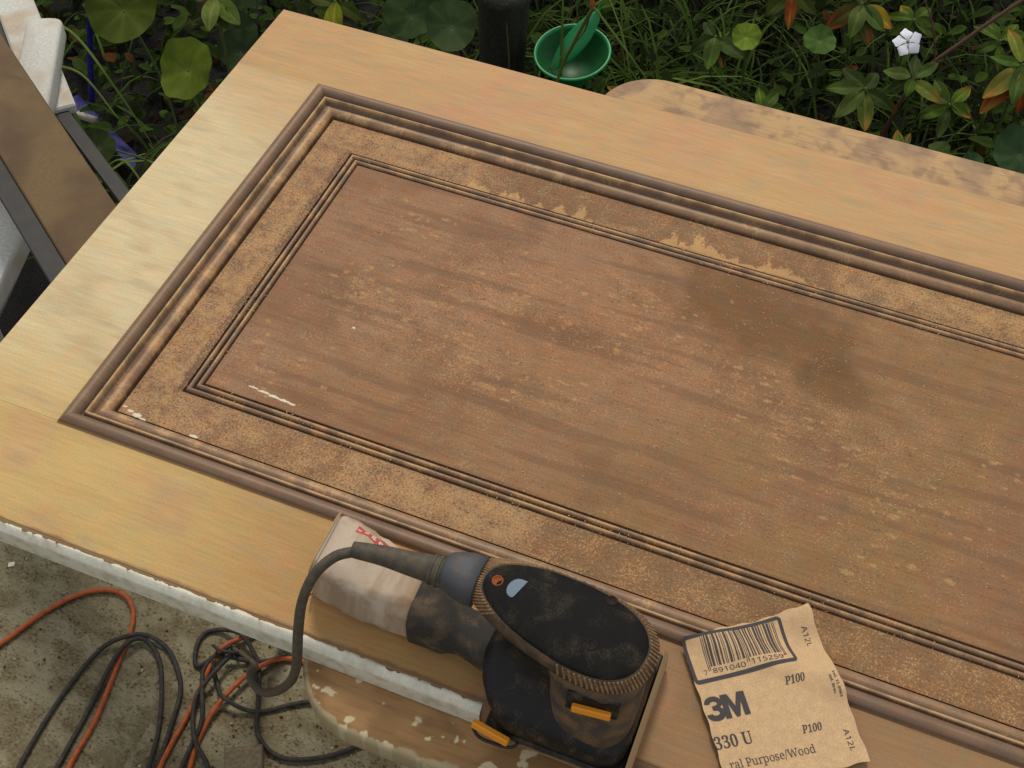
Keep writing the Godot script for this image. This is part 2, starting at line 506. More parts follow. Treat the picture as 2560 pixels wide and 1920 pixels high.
func table_map() -> Image:
	# covers x 0.35..1.15 and z -0.12..0.80 of the table top
	var W := 900
	var H := 1035
	var g := bytes(80, H, W, H, 0.2, 3, 31)
	var b := bytes(450, 517, W, H, 0.016, 4, 32)
	var m := bytes(W, H, W, H, 0.03, 4, 33)
	var out := PackedByteArray()
	out.resize(W * H * 3)
	for py in H:
		var z := -0.12 + (py + 0.5) / H * 0.92
		for px in W:
			var i := py * W + px
			var x := 0.35 + (px + 0.5) / W * 0.8
			var gf := g[i] / 255.0 - 0.5
			var bl := b[i] / 255.0
			var md := m[i] / 255.0
			var c := lin(164, 126, 84).lerp(lin(138, 106, 68), sstep(0.4, 0.65, bl))
			# distance in from the rounded outline
			var qx := maxf(0.455 - x, 0.0)
			var qz := maxf(maxf(-0.024 - z, z - 0.695), 0.0)
			var e := 0.068 - sqrt(qx * qx + qz * qz) if qx > 0.0 and qz > 0.0 else minf(x - 0.387, minf(z + 0.092, 0.763 - z))
			if z < 0.3:
				c = lin(186, 152, 108).lerp(lin(160, 131, 101), sstep(0.40, 0.64, bl * 0.55 + md * 0.25 + 0.10 + 0.05 * signf(sin(x * 38.0 + z * 9.0)) + 0.04 * sin(x * 17.0)))
				c = c.lerp(lin(124, 102, 84), 0.3 * sstep(0.50, 0.75, md))
			else:
				c = c.lerp(lin(206, 196, 158), 0.85 * sstep(0.725, 0.745, md + sstep(0.010, 0.0, e) * 0.17 + (0.06 if x > 0.53 else 0.0)))
				c = c.lerp(lin(172, 160, 128), 0.75 * sstep(0.0050, 0.0034, e + (md - 0.5) * 0.009))
			c = c.darkened(clampf(-gf * 0.25, 0.0, 0.2))
			out[i * 3] = int(c.r * 255)
			out[i * 3 + 1] = int(c.g * 255)
			out[i * 3 + 2] = int(c.b * 255)
	return Image.create_from_data(W, H, false, Image.FORMAT_RGB8, out)

func concrete_map() -> Image:
	var W := 1024
	var a := bytes(W, W, W, W, 0.012, 5, 41)
	var s := bytes(W, W, W, W, 0.16, 3, 42)
	var p := bytes(512, 512, W, W, 0.05, 4, 43)
	var out := PackedByteArray()
	out.resize(W * W * 3)
	for i in W * W:
		var av := a[i] / 255.0
		var sv := s[i] / 255.0
		var pv := p[i] / 255.0
		var c := lin(138, 131, 106).lerp(lin(114, 106, 82), sstep(0.30, 0.75, av))
		c = c.lerp(lin(108, 92, 70), 0.3 * sstep(0.46, 0.72, pv * 0.6 + av * 0.4))
		c = c.lerp(lin(66, 56, 42), 0.6 * sstep(0.58, 0.74, sv * 0.75 + pv * 0.25))
		c = c.lerp(lin(150, 142, 112), 0.5 * sstep(0.34, 0.24, sv))
		out[i * 3] = int(c.r * 255)
		out[i * 3 + 1] = int(c.g * 255)
		out[i * 3 + 2] = int(c.b * 255)
	return Image.create_from_data(W, W, false, Image.FORMAT_RGB8, out)

func bag_map() -> Image:
	# u runs along the bag, v round it: dusty cloth with a red printed band
	var W := 512
	var H := 512
	var a := bytes(128, 128, W, H, 0.03, 4, 51)
	var s := bytes(W, H, W, H, 0.2, 2, 52)
	var out := PackedByteArray()
	out.resize(W * H * 3)
	for py in H:
		for px in W:
			var i := py * W + px
			var u := float(px) / W
			var v := float(py) / H
			var c := lin(200, 181, 160).lerp(lin(172, 150, 124), sstep(0.3, 0.8, a[i] / 255.0))
			c = c.lerp(lin(156, 124, 92), 0.5 * sstep(0.75, 1.0, u) )
			c = c.darkened(0.10 * (s[i] / 255.0))
			if v > 0.655 and v < 0.715 and u > 0.24 and u < 0.86:
				c = lin(176, 70, 66).lerp(lin(178, 136, 116), 0.5 * a[i] / 255.0)
				# worn pale letters, too rubbed to read
				var k := fposmod(u * 13.0, 1.0)
				if v > 0.672 and v < 0.70 and k > 0.25 and k < 0.8 and s[i] > 100: c = lin(216, 196, 182)
			out[i * 3] = int(c.r * 255)
			out[i * 3 + 1] = int(c.g * 255)
			out[i * 3 + 2] = int(c.b * 255)
	return Image.create_from_data(W, H, false, Image.FORMAT_RGB8, out)

# ------------------------------------------------------------------ leaves
func round_leaf(r: float, sd: int, c: Color) -> ArrayMesh:
	var k := RandomNumberGenerator.new()
	k.seed = sd
	var rows := []
	var cols := []
	var ph := k.randf() * TAU
	var wob := k.randf_range(0.02, 0.05)
	var n := 36
	for i in 8:
		var t := maxf(i / 7.0, 0.01)
		var row := PackedVector3Array()
		var cc := []
		for j in n:
			var a := TAU * j / n
			var rim := 1.0 + wob * sin(a * 3.0 + ph) + 0.025 * sin(a * 9.0 + ph * 2.0) + 0.04 * sin(a * 2.0 - ph)
			var y := r * (0.16 * t * t + 0.12 * t * t * sin(a * 3.0 + ph) + 0.05 * t * t * t * sin(a * 8.0 + ph * 2.0) - 0.12 * exp(-t * t * 30.0) + 0.10 * t * sin(a + ph * 3.0))
			row.append(Vector3(cos(a) * r * t * rim, y, sin(a) * r * t * rim))
			var vein := pow(absf(cos(a * 4.5 + ph)), 14.0) * (1.0 - t * 0.5)
			var col := c * (0.85 + 0.25 * k.randf())
			col = col.lerp(Color(c.r * 2.0 + 0.02, c.g * 1.7 + 0.02, c.b * 2.0 + 0.02), clampf(vein * 0.28 + 0.6 * exp(-t * t * 60.0), 0, 1))
			col.a = 1.0
			cc.append(col)
		rows.append(row)
		cols.append(cc)
	return grid(rows, true, false, cols)

func oval_leaf(length: float, width: float, sd: int, c: Color, tip: Color, fold := 0.25, droop := 0.25) -> ArrayMesh:
	# lies along +z from the stalk, top up
	var k := RandomNumberGenerator.new()
	k.seed = sd
	c.b *= 0.6
	tip.b *= 0.6
	var rows := []
	var cols := []
	var ph := k.randf() * TAU
	for i in 13:
		var t := i / 12.0
		var w := width * 0.5 * pow(sin(PI * pow(t * 0.97 + 0.015, 0.85)), 0.75)
		var row := PackedVector3Array()
		var cc := []
		for j in 9:
			var s := j / 4.0 - 1.0
			var y := length * (0.10 * t - droop * t * t) + absf(s) * w * fold + 0.03 * length * sin(t * 7.0 + ph + s)
			row.append(Vector3(s * w, y - (0.0 if j != 4 else w * 0.08), t * length))
			var col := c * (0.85 + 0.3 * k.randf())
			col = col.lerp(tip, sstep(0.62, 1.0, t + 0.2 * sin(s * 4.0 + ph)))
			var rib := pow(absf(sin(t * 24.0 - absf(s) * 5.0)), 10.0) * 0.25
			var pale := Color(col.r * 1.8 + 0.03, col.g * 1.6 + 0.03, col.b * 1.8 + 0.015)
			col = col.lerp(pale, 0.6 if j == 4 else rib * 0.7)
			col.a = 1.0
			cc.append(col)
		rows.append(row)
		cols.append(cc)
	return grid(rows, false, false, cols)

func blade(length: float, width: float, bend: float, sd: int) -> ArrayMesh:
	# a grass blade rising along +y and bending towards +z
	var k := RandomNumberGenerator.new()
	k.seed = sd
	var rows := []
	for i in 9:
		var t := i / 8.0
		var a := bend * t * t
		var p := Vector3(0, length * t * cos(a * 0.75), length * t * sin(a * 0.75))
		var w := width * 0.5 * (1.0 - pow(t, 2.2)) + 0.0002
		rows.append(PackedVector3Array([p + Vector3(-w, 0, 0), p + Vector3(0, -w * 0.35, w * 0.3), p + Vector3(w, 0, 0)]))
	return grid(rows, false)

func facing(normal: Vector3, along: Vector3) -> Basis:
	# y = normal, z as near to along as it can be
	var y := normal.normalized()
	var z := (along - y * along.dot(y)).normalized()
	return Basis(y.cross(z), y, z)

const SIDE := Vector3(0.931, 0.025, -0.364)      # level direction along which the bed is described (to the right)
const AWAY := Vector3(-0.25, 0.45, -0.86)        # up and away from the path

func spread(angle: float) -> Vector3:
	var a := deg_to_rad(angle)
	return SIDE * cos(a) + AWAY * sin(a)

func sprig(called: String, label: String, at: Vector3, leaves: Array, stem_to := Vector3.ZERO) -> Node3D:
	# an upright leafy shoot; leaves: [angle, length, width, colour, tip colour, lean]
	var root := thing(called, label, "plant", Vector3(at.x + stem_to.x, 0, at.z + stem_to.z), 0, "flowering plants in the bed")
	var head := at - root.position
	part("stem", tube(smooth_line([Vector3.ZERO, head * Vector3(0.3, 0.5, 0.3), head], 5), 0.003, 0.0022, 6), M.stem, root)
	var n := 0
	for l in leaves:
		var dir := spread(l[0])
		var nrm := (Vector3(0.1, 0.75, 0.5) + dir * float(l[5])).normalized()
		var o := part("leaf", oval_leaf(l[1], l[2], 500 + n * 13 + int(at.x * 1000), l[3], l[4], 0.22, rng.randf_range(0.1, 0.3)), M.leaf, root)
		o.transform = Transform3D(facing(nrm, dir), head + dir * 0.004 + Vector3(0, -0.004 * (n % 3), 0))
		n += 1
	return root

func nasturtium(label: String, base: Vector3, leaves: Array) -> Node3D:
	# round leaves on long stalks; leaves: [position, diameter, colour, tilt sideways]
	var root := thing("nasturtium_plant", label, "plant", base, 0, "round-leaved plants in the bed")
	var n := 0
	for l in leaves:
		var p: Vector3 = l[0] - base
		var nrm := (Vector3(0.15 + l[3], 0.78, 0.52)).normalized()
		var o := part("leaf", round_leaf(l[1] * 0.5, 700 + n * 31 + int(absf(base.x) * 997), l[2]), M.leaf, root)
		o.transform = Transform3D(facing(nrm, Vector3(cos(n * 2.1), 0, sin(n * 2.1))), p)
		var low := Vector3(p.x * 0.3 + rng.randf_range(-0.03, 0.03), 0, p.z * 0.3)
		part("stalk", tube(smooth_line([low, (low + p) * 0.5 + Vector3(0.01, 0.03, -0.02), p - nrm * 0.004 - Vector3(0, 0.0, 0)], 5), 0.0024, 0.0018, 6), M.stem, root)
		n += 1
	return root

# ------------------------------------------------------------------ small builders
func settle(root: Node3D) -> void:            # parts were built where they stand; hang them on the thing's base
	for c in root.get_children():
		c.position -= root.position

func frame_sides(called: String, x0: float, z0: float, x1: float, z1: float, profile: Array, m: Material, root: Node3D, y: float) -> void:
	# four mitred lengths of one profile (inset, height) round a rectangle
	for side in 4:
		var rows := []
		for p in profile:
			var t: float = p[0]
			var h: float = y + p[1]
			var a := Vector3(x0 + t, h, z0 + t)
			var b := Vector3(x1 - t, h, z0 + t)
			var c := Vector3(x1 - t, h, z1 - t)
			var d := Vector3(x0 + t, h, z1 - t)
			var ends: Array = [[a, b], [b, c], [c, d], [d, a]][side]
			var row := PackedVector3Array()
			for k in 9:
				row.append(ends[0].lerp(ends[1], k / 8.0))
			rows.append(row)
		part(called, grid(rows), m, root)

func egg(cx: float, cz: float, lx: float, rx: float, hz: float, y: float, power := 2.0, turn := 0.0, taper := 0.0, n := 48) -> PackedVector3Array:
	var out := PackedVector3Array()
	for k in n:
		var a := TAU * k / n
		var ca := cos(a)
		var sa := sin(a)
		var x := signf(ca) * pow(absf(ca), 2.0 / power) * (rx if ca > 0 else lx)
		var z := signf(sa) * pow(absf(sa), 2.0 / power) * hz * (1.0 + taper * clampf(x / maxf(lx, rx), -1, 1))
		out.append(Vector3(cx + x * cos(turn) - z * sin(turn), y, cz + x * sin(turn) + z * cos(turn)))
	return out

func box_ring(x: float, z0: float, z1: float, y0: float, y1: float, r: float, skew := 0.0, n := 6) -> PackedVector3Array:
	# a rounded rectangle standing across x
	var out := PackedVector3Array()
	var cs := [[z1 - r, y1 - r, 0.0], [z0 + r, y1 - r, PI / 2], [z0 + r, y0 + r, PI], [z1 - r, y0 + r, PI * 1.5]]
	for c in cs:
		for k in n + 1:
			var a: float = c[2] + PI / 2 * k / n
			var p := Vector3(x, c[1] + sin(a) * r, c[0] + cos(a) * r)
			p.x += skew * (p.y - y0)
			out.append(p)
	return out

func make_materials() -> void:
	var d := door_maps()
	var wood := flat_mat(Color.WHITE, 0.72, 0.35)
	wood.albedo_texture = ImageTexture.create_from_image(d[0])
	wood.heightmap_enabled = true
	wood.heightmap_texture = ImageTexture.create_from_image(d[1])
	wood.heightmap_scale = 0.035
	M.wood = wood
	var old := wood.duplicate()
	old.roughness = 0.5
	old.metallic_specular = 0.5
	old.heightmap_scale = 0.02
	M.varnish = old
	var tb := flat_mat(Color.WHITE, 0.75, 0.35)
	tb.albedo_texture = ImageTexture.create_from_image(table_map())
	M.table = tb
	var co := flat_mat(Color.WHITE, 0.95, 0.2)
	co.albedo_texture = ImageTexture.create_from_image(concrete_map())
	co.heightmap_enabled = true
	co.heightmap_texture = ImageTexture.create_from_image(noise(512, 512, 0.12, 4, 45))
	co.heightmap_scale = 0.25
	M.concrete = co
	M.paint = tri_mat(lin(214, 211, 192), lin(184, 178, 154), 7.0, 0.6, 0.014, 4, 61, 0.0, 0.45, 0.8)
	M.white_wood = tri_mat(lin(196, 196, 186), lin(180, 164, 140), 2.0, 0.65, 0.010, 4, 62, 0.0, 0.45, 0.8)
	M.soil = tri_mat(lin(26, 20, 14), lin(15, 11, 8), 3.0, 1.0, 0.03, 5, 63, 0.6)
	M.old_board = tri_mat(lin(108, 88, 52), lin(86, 62, 39), 1.6, 0.8, 0.008, 5, 64, 0.0, 0.30, 0.8)
	M.dark_metal = tri_mat(lin(42, 40, 36), lin(32, 30, 27), 2.5, 0.6, 0.03, 4, 65)
	M.black_plastic = tri_mat(lin(27, 26, 25), lin(88, 70, 48), 6.0, 0.40, 0.014, 5, 66, 0.0, 0.52, 0.86)
	M.cap = tri_mat(lin(26, 26, 25), lin(62, 55, 43), 6.0, 0.72, 0.012, 5, 67, 0.0, 0.46, 0.90)
	M.cap.metallic_specular = 0.22
	M.duct = tri_mat(lin(46, 42, 37), lin(96, 79, 57), 9.0, 0.85, 0.010, 4, 79, 0.0, 0.42, 0.80)
	M.dusty = tri_mat(lin(62, 55, 47), lin(112, 86, 58), 9.0, 0.85, 0.010, 4, 68, 0.0, 0.36, 0.72)
	M.rib = tri_mat(lin(158, 128, 88), lin(120, 88, 58), 10.0, 0.9, 0.02, 4, 69)
	M.black_plastic.metallic_specular = 0.35
	M.collar = tri_mat(lin(62, 68, 76), lin(84, 72, 58), 12.0, 0.6, 0.02, 4, 70, 0.0, 0.45, 0.7)
	M.cord = tri_mat(lin(66, 62, 54), lin(90, 78, 58), 12.0, 0.7, 0.02, 4, 71)
	M.black_cord = tri_mat(lin(34, 33, 31), lin(66, 56, 42), 8.0, 0.7, 0.02, 4, 72, 0.0, 0.5, 0.75)
	M.orange_cord = tri_mat(lin(170, 80, 24), lin(128, 60, 24), 8.0, 0.6, 0.02, 4, 73, 0.0, 0.45, 0.75)
	M.orange = flat_mat(lin(226, 144, 30), 0.55)
	M.rust = flat_mat(lin(150, 74, 30), 0.9)
	M.hole = flat_mat(lin(28, 16, 12), 0.9)
	M.logo = flat_mat(lin(96, 116, 132), 0.6)
	M.sheet = flat_mat(lin(170, 140, 100), 0.9)
	M.paper = tri_mat(lin(202, 168, 124), lin(192, 160, 120), 6.0, 0.85, 0.03, 5, 74)
	M.ink = flat_mat(lin(66, 62, 62), 0.85)
	var bag := flat_mat(Color.WHITE, 0.9, 0.2)
	bag.albedo_texture = ImageTexture.create_from_image(bag_map())
	M.bag = bag
	var leaf := flat_mat(Color.WHITE, 0.58, 0.16)
	leaf.vertex_color_use_as_albedo = true
	M.leaf = leaf
	var tint := flat_mat(Color.WHITE, 0.75, 0.15)
	tint.vertex_color_use_as_albedo = true
	M.tinted = tint
	M.stem = flat_mat(Color(0.06, 0.09, 0.02).linear_to_srgb(), 0.6)
	M.grass = flat_mat(Color(0.034, 0.060, 0.010).linear_to_srgb(), 0.8, 0.12)
	M.pale_grass = flat_mat(Color(0.10, 0.145, 0.03).linear_to_srgb(), 0.7, 0.2)
	M.bark = flat_mat(lin(78, 44, 36), 0.85)
	M.petal = flat_mat(Color(0.82, 0.83, 0.86), 0.6)
	M.petal.albedo_color = Color(0.91, 0.92, 0.95)
	M.eye = flat_mat(lin(120, 130, 100), 0.6)
	M.green_plastic = flat_mat(lin(30, 134, 76), 0.35)
	M.deep_green = flat_mat(lin(20, 84, 38), 0.5)  # darker copy of the bowl green, shade painted in for its inside; stand too
	M.pot = tri_mat(lin(78, 77, 74), lin(52, 50, 46), 6.0, 0.6, 0.03, 4, 75)
	M.stone = tri_mat(lin(150, 150, 156), lin(110, 108, 108), 20.0, 0.9, 0.03, 4, 76)
	M.blue = tri_mat(lin(26, 26, 128), lin(14, 14, 70), 8.0, 0.7, 0.03, 4, 77)
	M.dry = flat_mat(lin(160, 152, 140), 0.9)
	M.offcut = tri_mat(lin(120, 106, 82), lin(100, 88, 66), 9.0, 0.9, 0.03, 4, 78)

# ------------------------------------------------------------------ the scene
func _ready() -> void:
	rng.seed = 20240
	var cam := Camera3D.new()
	cam.name = "camera"
	add_child(cam)
	cam.position = Vector3(0.686, 1.6746, 1.0789)
	cam.rotation_degrees = Vector3(-51.836, 19.501, 2.319)
	cam.fov = 34.213
	cam.near = 0.02
	cam.far = 200.0
	cam.current = true
	var env := Environment.new()
	env.background_mode = Environment.BG_SKY
	var sm := ProceduralSkyMaterial.new()
	sm.sky_top_color = Color(0.80, 0.81, 0.83)
	sm.sky_horizon_color = Color(0.70, 0.70, 0.70)
	sm.sky_curve = 0.2
	sm.ground_horizon_color = Color(0.25, 0.24, 0.22)
	sm.ground_bottom_color = Color(0.12, 0.11, 0.10)
	var sky := Sky.new()
	sky.sky_material = sm
	env.sky = sky
	env.background_energy_multiplier = 0.88
	env.tonemap_mode = Environment.TONE_MAPPER_LINEAR
	env.tonemap_exposure = 1.15
	env.sdfgi_enabled = true
	env.ssao_enabled = true
	env.ssil_enabled = true
	var we := WorldEnvironment.new()
	we.name = "environment"
	we.environment = env
	add_child(we)
	var sun := DirectionalLight3D.new()
	sun.name = "sun"
	sun.light_energy = 0.5
	sun.light_color = Color(1.0, 0.96, 0.9)
	sun.light_angular_distance = 14.0
	sun.shadow_enabled = true
	add_child(sun)
	sun.look_at_from_position(Vector3(-0.9, 3.2, -2.2), Vector3.ZERO)

	make_materials()
	build_ground()
	build_table()
	build_door()
	build_dust()
	build_sander()
	build_paper()
	build_cords()
	build_chairs()
	build_bed()
	build_plants()

func build_ground() -> void:
	var st := SurfaceTool.new()
	var soil := MeshInstance3D.new()
	soil.name = "soil"
	var pm := PlaneMesh.new()
	pm.size = Vector2(120, 120)
	soil.mesh = pm
	soil.material_override = M.soil
	add_child(soil)
	tag(soil, "dark bare soil of the garden bed behind the table", "", "", "structure")
	# the concrete is a thin slab with an uneven broken front edge
	st.begin(Mesh.PRIMITIVE_TRIANGLES)
	var rows := []
	for k in [0, 1, 2]:
		var row := PackedVector3Array()
		for i in 121:
			var x := -6.0 + i * 0.1
			var z := 0.20 + 0.05 * sin(i * 1.7) + 0.03 * sin(i * 4.1)
			row.append([Vector3(x, -0.02, z - 0.01), Vector3(x, 0.004, z), Vector3(x, 0.004, 6.0)][k])
		rows.append(row)
	var slab := grid(rows)
	var con := MeshInstance3D.new()
	con.name = "concrete_ground"
	con.mesh = slab
	con.material_override = M.concrete
	add_child(con)
	tag(con, "worn olive grey concrete ground strewn with grit in front of the door", "", "", "structure")
	# loose grit, stone crumbs and wood shavings
	var chip := chamfer_box(Vector3(-0.5, -0.3, -0.4), Vector3(0.5, 0.3, 0.4), 0.22)
	var mm := MultiMesh.new()
	mm.transform_format = MultiMesh.TRANSFORM_3D
	mm.use_colors = true
	mm.mesh = chip
	mm.instance_count = 2600
	for i in mm.instance_count:
		var far := i > 1500
		var p := Vector3(rng.randf_range(-0.6, 0.9), 0.0045, rng.randf_range(0.3, 1.0)) if not far else Vector3(rng.randf_range(0.0, 0.55), 0.0045, rng.randf_range(0.38, 0.75))
		var s := 0.0012 + 0.0045 * pow(rng.randf(), 3.0)
		mm.set_instance_transform(i, Transform3D(Basis.from_euler(Vector3(rng.randf() * 3, rng.randf() * 6, rng.randf() * 3)).scaled(Vector3.ONE * s), p))
		var c: Color = [Color(0.16, 0.14, 0.09), Color(0.09, 0.065, 0.04), Color(0.11, 0.07, 0.04), Color(0.35, 0.32, 0.24), Color(0.13, 0.05, 0.025)][rng.randi() % 5]
		mm.set_instance_color(i, c)
	var gr := MultiMeshInstance3D.new()
	gr.name = "grit"
	gr.multimesh = mm
	gr.material_override = M.tinted
	add_child(gr)
	tag(gr, "loose grit and crumbs scattered over the concrete", "grit", "", "stuff")
	var fl := part("paint_flake", chamfer_box(Vector3(-0.005, 0, -0.004), Vector3(0.005, 0.0015, 0.004), 0.0008), M.paint, self)
	fl.position = Vector3(-0.325, 0.005, 0.454)
	fl.rotation = Vector3(0, 0.5, 0.1)
	tag(fl, "small white paint flake lying alone on the concrete left of the cords", "paint flake")
	var oc := part("wood_offcut", chamfer_box(Vector3(-0.026, 0, -0.03), Vector3(0.026, 0.018, 0.03), 0.0015), M.offcut, self)
	oc.position = Vector3(0.156, 0.005, 0.606)
	oc.rotation.y = 0.5
	tag(oc, "small grey wood offcut on the ground beside the tangled cords", "wood offcut")

func build_table() -> void:
	var root := thing("work_table", "old wooden table with rounded corners and chipped white edge under the door", "table", Vector3(1.2, 0, 0.335))
	var x0 := 0.387
	var x1 := 2.05
	var z0 := -0.092
	var z1 := 0.763
	var y := DOOR_BASE - 0.0008
	var rows := []
	var uvs := []
	for s in [[0.006, -0.026], [0.0015, -0.0245], [0.0, -0.021], [0.0, -0.006], [0.0008, -0.0030], [0.0028, -0.0009], [0.006, 0.0], [0.06, 0.0]]:
		var ring := rounded_ring(x0 + s[0], z0 + s[0], x1 - s[0], z1 - s[0], 0.068 - s[0], y + s[1], 12)
		rows.append(ring)
		var uv := []
		for p in ring: uv.append(Vector2((p.x - 0.35) / 0.8, (p.z + 0.12) / 0.92))
		uvs.append(uv)
	part("tabletop", grid(rows, true, true, [], uvs), M.table, root)
	for sx in [x0 + 0.10, x1 - 0.12]:
		for sz in [z0 + 0.10, z1 - 0.12]:
			part("leg", chamfer_box(Vector3(sx - 0.025, 0.005, sz - 0.025), Vector3(sx + 0.025, y - 0.0262, sz + 0.025), 0.003), M.old_board, root)
	for sz in [z0 + 0.10, z1 - 0.12]:
		part("apron", chamfer_box(Vector3(x0 + 0.127, y - 0.10, sz - 0.011), Vector3(x1 - 0.147, y - 0.0265, sz + 0.011), 0.002), M.old_board, root)
	settle(root)

func build_door() -> void:
	var root := thing("wooden_door", "half sanded wooden panel door with pale frame and dark moulded panel lying flat", "door", Vector3(1.0, DOOR_BASE, 0.36))
	var b := DOOR_BASE
	var t := DOOR_BASE + TOP
	part("stile", chamfer_box(Vector3(0, b, 0), Vector3(2.1, t, 0.1105), 0.0001), M.wood, root, "orange tan sanded far stile")
	part("stile", chamfer_box(Vector3(0, b, 0.6095), Vector3(2.1, t, 0.712), 0.0006), M.wood, root, "yellow tan near stile, unsanded brown at its right end")
	part("rail", chamfer_box(Vector3(0.0002, b, 0.11051), Vector3(0.1015, t - 0.0001, 0.60949), 0.0001), M.wood, root, "pale sanded end rail with grey smudges")
	part("rail", chamfer_box(Vector3(1.1985, b, 0.1109), Vector3(1.3015, t - 0.0003, 0.6091), 0.0009), M.wood, root)
	part("rail", chamfer_box(Vector3(1.9985, b, 0.1109), Vector3(2.1, t - 0.0003, 0.6091), 0.0009), M.wood, root)
	var moulding := [[-0.0004, -0.0012], [0.0, 0.0012], [0.0006, 0.0024], [0.0015, 0.0036], [0.004, 0.0053], [0.0065, 0.0058], [0.0100, 0.0050], [0.0128, 0.0028], [0.0144, 0.0002], [0.0152, -0.0016], [0.0157, -0.0012], [0.0160, 0.0006],
		[0.0166, 0.0019], [0.0178, 0.0022], [0.0188, 0.0015], [0.0194, -0.0006], [0.0200, -0.0030], [0.0212, -0.0050], [0.0226, -0.0052], [0.0240, -0.0042], [0.0262, -0.0036], [0.0290, -0.0040], [0.0312, -0.0054],
		[0.0328, -0.0076], [0.0332, -0.0098], [0.0333, -0.0155], [0.0354, -0.0155], [0.0355, -0.0104]]
	var margin := [[0.0355, -0.0102], [0.058, -0.0100], [0.0768, -0.0100]]
	var bead := [[0.0768, -0.0100], [0.0770, -0.0126], [0.0778, -0.0134], [0.0785, -0.0126], [0.0788, -0.0102], [0.0798, -0.0086], [0.0812, -0.0079], [0.0826, -0.0086], [0.0836, -0.0104], [0.0838, -0.0126], [0.0845, -0.0134], [0.0852, -0.0126], [0.0854, -0.0104],
		[0.0864, -0.0086], [0.0878, -0.0079], [0.0892, -0.0086], [0.0902, -0.0104], [0.0904, -0.0130], [0.0911, -0.0140], [0.0918, -0.0130], [0.0920, -0.0095]]
	for span in [[0.100, 1.200], [1.300, 2.000]]:
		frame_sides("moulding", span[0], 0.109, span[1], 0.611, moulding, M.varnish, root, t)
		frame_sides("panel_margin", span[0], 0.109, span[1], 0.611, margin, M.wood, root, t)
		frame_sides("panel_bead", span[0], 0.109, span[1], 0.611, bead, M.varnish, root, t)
		part("panel_field", chamfer_box(Vector3(span[0] + 0.0920, b + 0.006, 0.2010), Vector3(span[1] - 0.0920, t - 0.0095, 0.5190), 0.0003), M.wood, root, "dull brown field scuffed with pale scraped specks")
		part("panel_back", chamfer_box(Vector3(span[0] + 0.002, b + 0.004, 0.111), Vector3(span[1] - 0.002, t - 0.016, 0.609), 0.0005), M.wood, root)
	# the near edge: bare rounded wood, with a layer of old white paint still on its left end
	var n := FastNoiseLite.new()
	n.seed = 5
	n.frequency = 70.0
	n.fractal_octaves = 5
	var rows := []
	for p in [[0.712, -0.0001], [0.7140, -0.0008], [0.7158, -0.0024], [0.7180, -0.0052], [0.7190, -0.009], [0.7190, -0.0274]]:
		var row := PackedVector3Array()
		for i in 43: row.append(Vector3(i * 0.05, t + p[1], p[0]))
		rows.append(row)
	part("edge", grid(rows), M.wood, root)
	rows = []
	var prof := [[0.7146, -0.0014], [0.7147, -0.0004], [0.7160, -0.0014], [0.7180, -0.0032], [0.7198, -0.0056], [0.7203, -0.0062], [0.7206, -0.0070], [0.7207, -0.0082], [0.7206, -0.0150], [0.7204, -0.0220], [0.7200, -0.0277]]
	for k in prof.size():
		var row := PackedVector3Array()
		for i in 364:
			var x := -0.0008 + i * 0.0015
			var j := n.get_noise_2d(x * 0.5, 0.0) * 0.0016 + n.get_noise_2d(x * 2.0, 9.0) * 0.0004 + 0.0016 * sstep(0.18, 0.36, n.get_noise_2d(x * 0.9, 21.0)) - 0.0012 * sstep(0.0, 0.4, x)
			var up := 0.0
			if k > 1:
				j = 0.0
				up = n.get_noise_2d(x * 0.12, 3.0 + k * 0.006) * 0.00015 * (1.0 if k < 8 else 0.3)
			row.append(Vector3(x, t + prof[k][1] + up, prof[k][0] + j))
		rows.append(row)
	part("painted_edge", grid(rows), M.paint, root, "long strip of old flaking white paint")
	settle(root)

func build_dust() -> void:
	# sanding dust and tiny curls of stripped varnish lying on the door
	var mm := MultiMesh.new()
	mm.transform_format = MultiMesh.TRANSFORM_3D
	mm.use_colors = true
	mm.mesh = chamfer_box(Vector3(-0.5, -0.2, -0.25), Vector3(0.5, 0.2, 0.25), 0.12)
	mm.instance_count = 9000
	var n := FastNoiseLite.new()
	n.seed = 21
	n.frequency = 14.0
	var t := DOOR_BASE + TOP
	for i in mm.instance_count:
		var p := Vector2.ZERO
		for k in 12:
			p = Vector2(rng.randf_range(0.137, 1.16), rng.randf_range(0.147, 0.573))
			var want := n.get_noise_2dv(p) + (0.22 if p.x < 0.18 else 0.0) + (0.12 if p.y < 0.187 or p.y > 0.533 else 0.0)
			if want > rng.randf_range(-0.1, 0.55): break
		var d := minf(p.x - 0.100, minf(p.y - 0.109, 0.611 - p.y))
		var y := t - 0.0098 if d < 0.0765 else t - 0.0093
		if d > 0.076 and d < 0.093: y = t - 0.0080
		if d < 0.038: y = t - 0.0098
		var s := 0.0006 + 0.0013 * pow(rng.randf(), 3.0)
		mm.set_instance_transform(i, Transform3D(Basis.from_euler(Vector3(rng.randf_range(-0.4, 0.4), rng.randf() * TAU, rng.randf_range(-0.4, 0.4))).scaled(Vector3.ONE * s), Vector3(p.x, y, p.y)))
		var c: Color = [Color(0.50, 0.32, 0.16), Color(0.42, 0.25, 0.13), Color(0.55, 0.38, 0.22), Color(0.30, 0.17, 0.09)][rng.randi() % 4]
		mm.set_instance_color(i, c)
	var o := MultiMeshInstance3D.new()
	o.name = "sanding_dust"
	o.multimesh = mm
	o.material_override = M.tinted
	add_child(o)
	tag(o, "pale sanding dust and varnish crumbs lying over the dark door panel", "dust", "", "stuff")

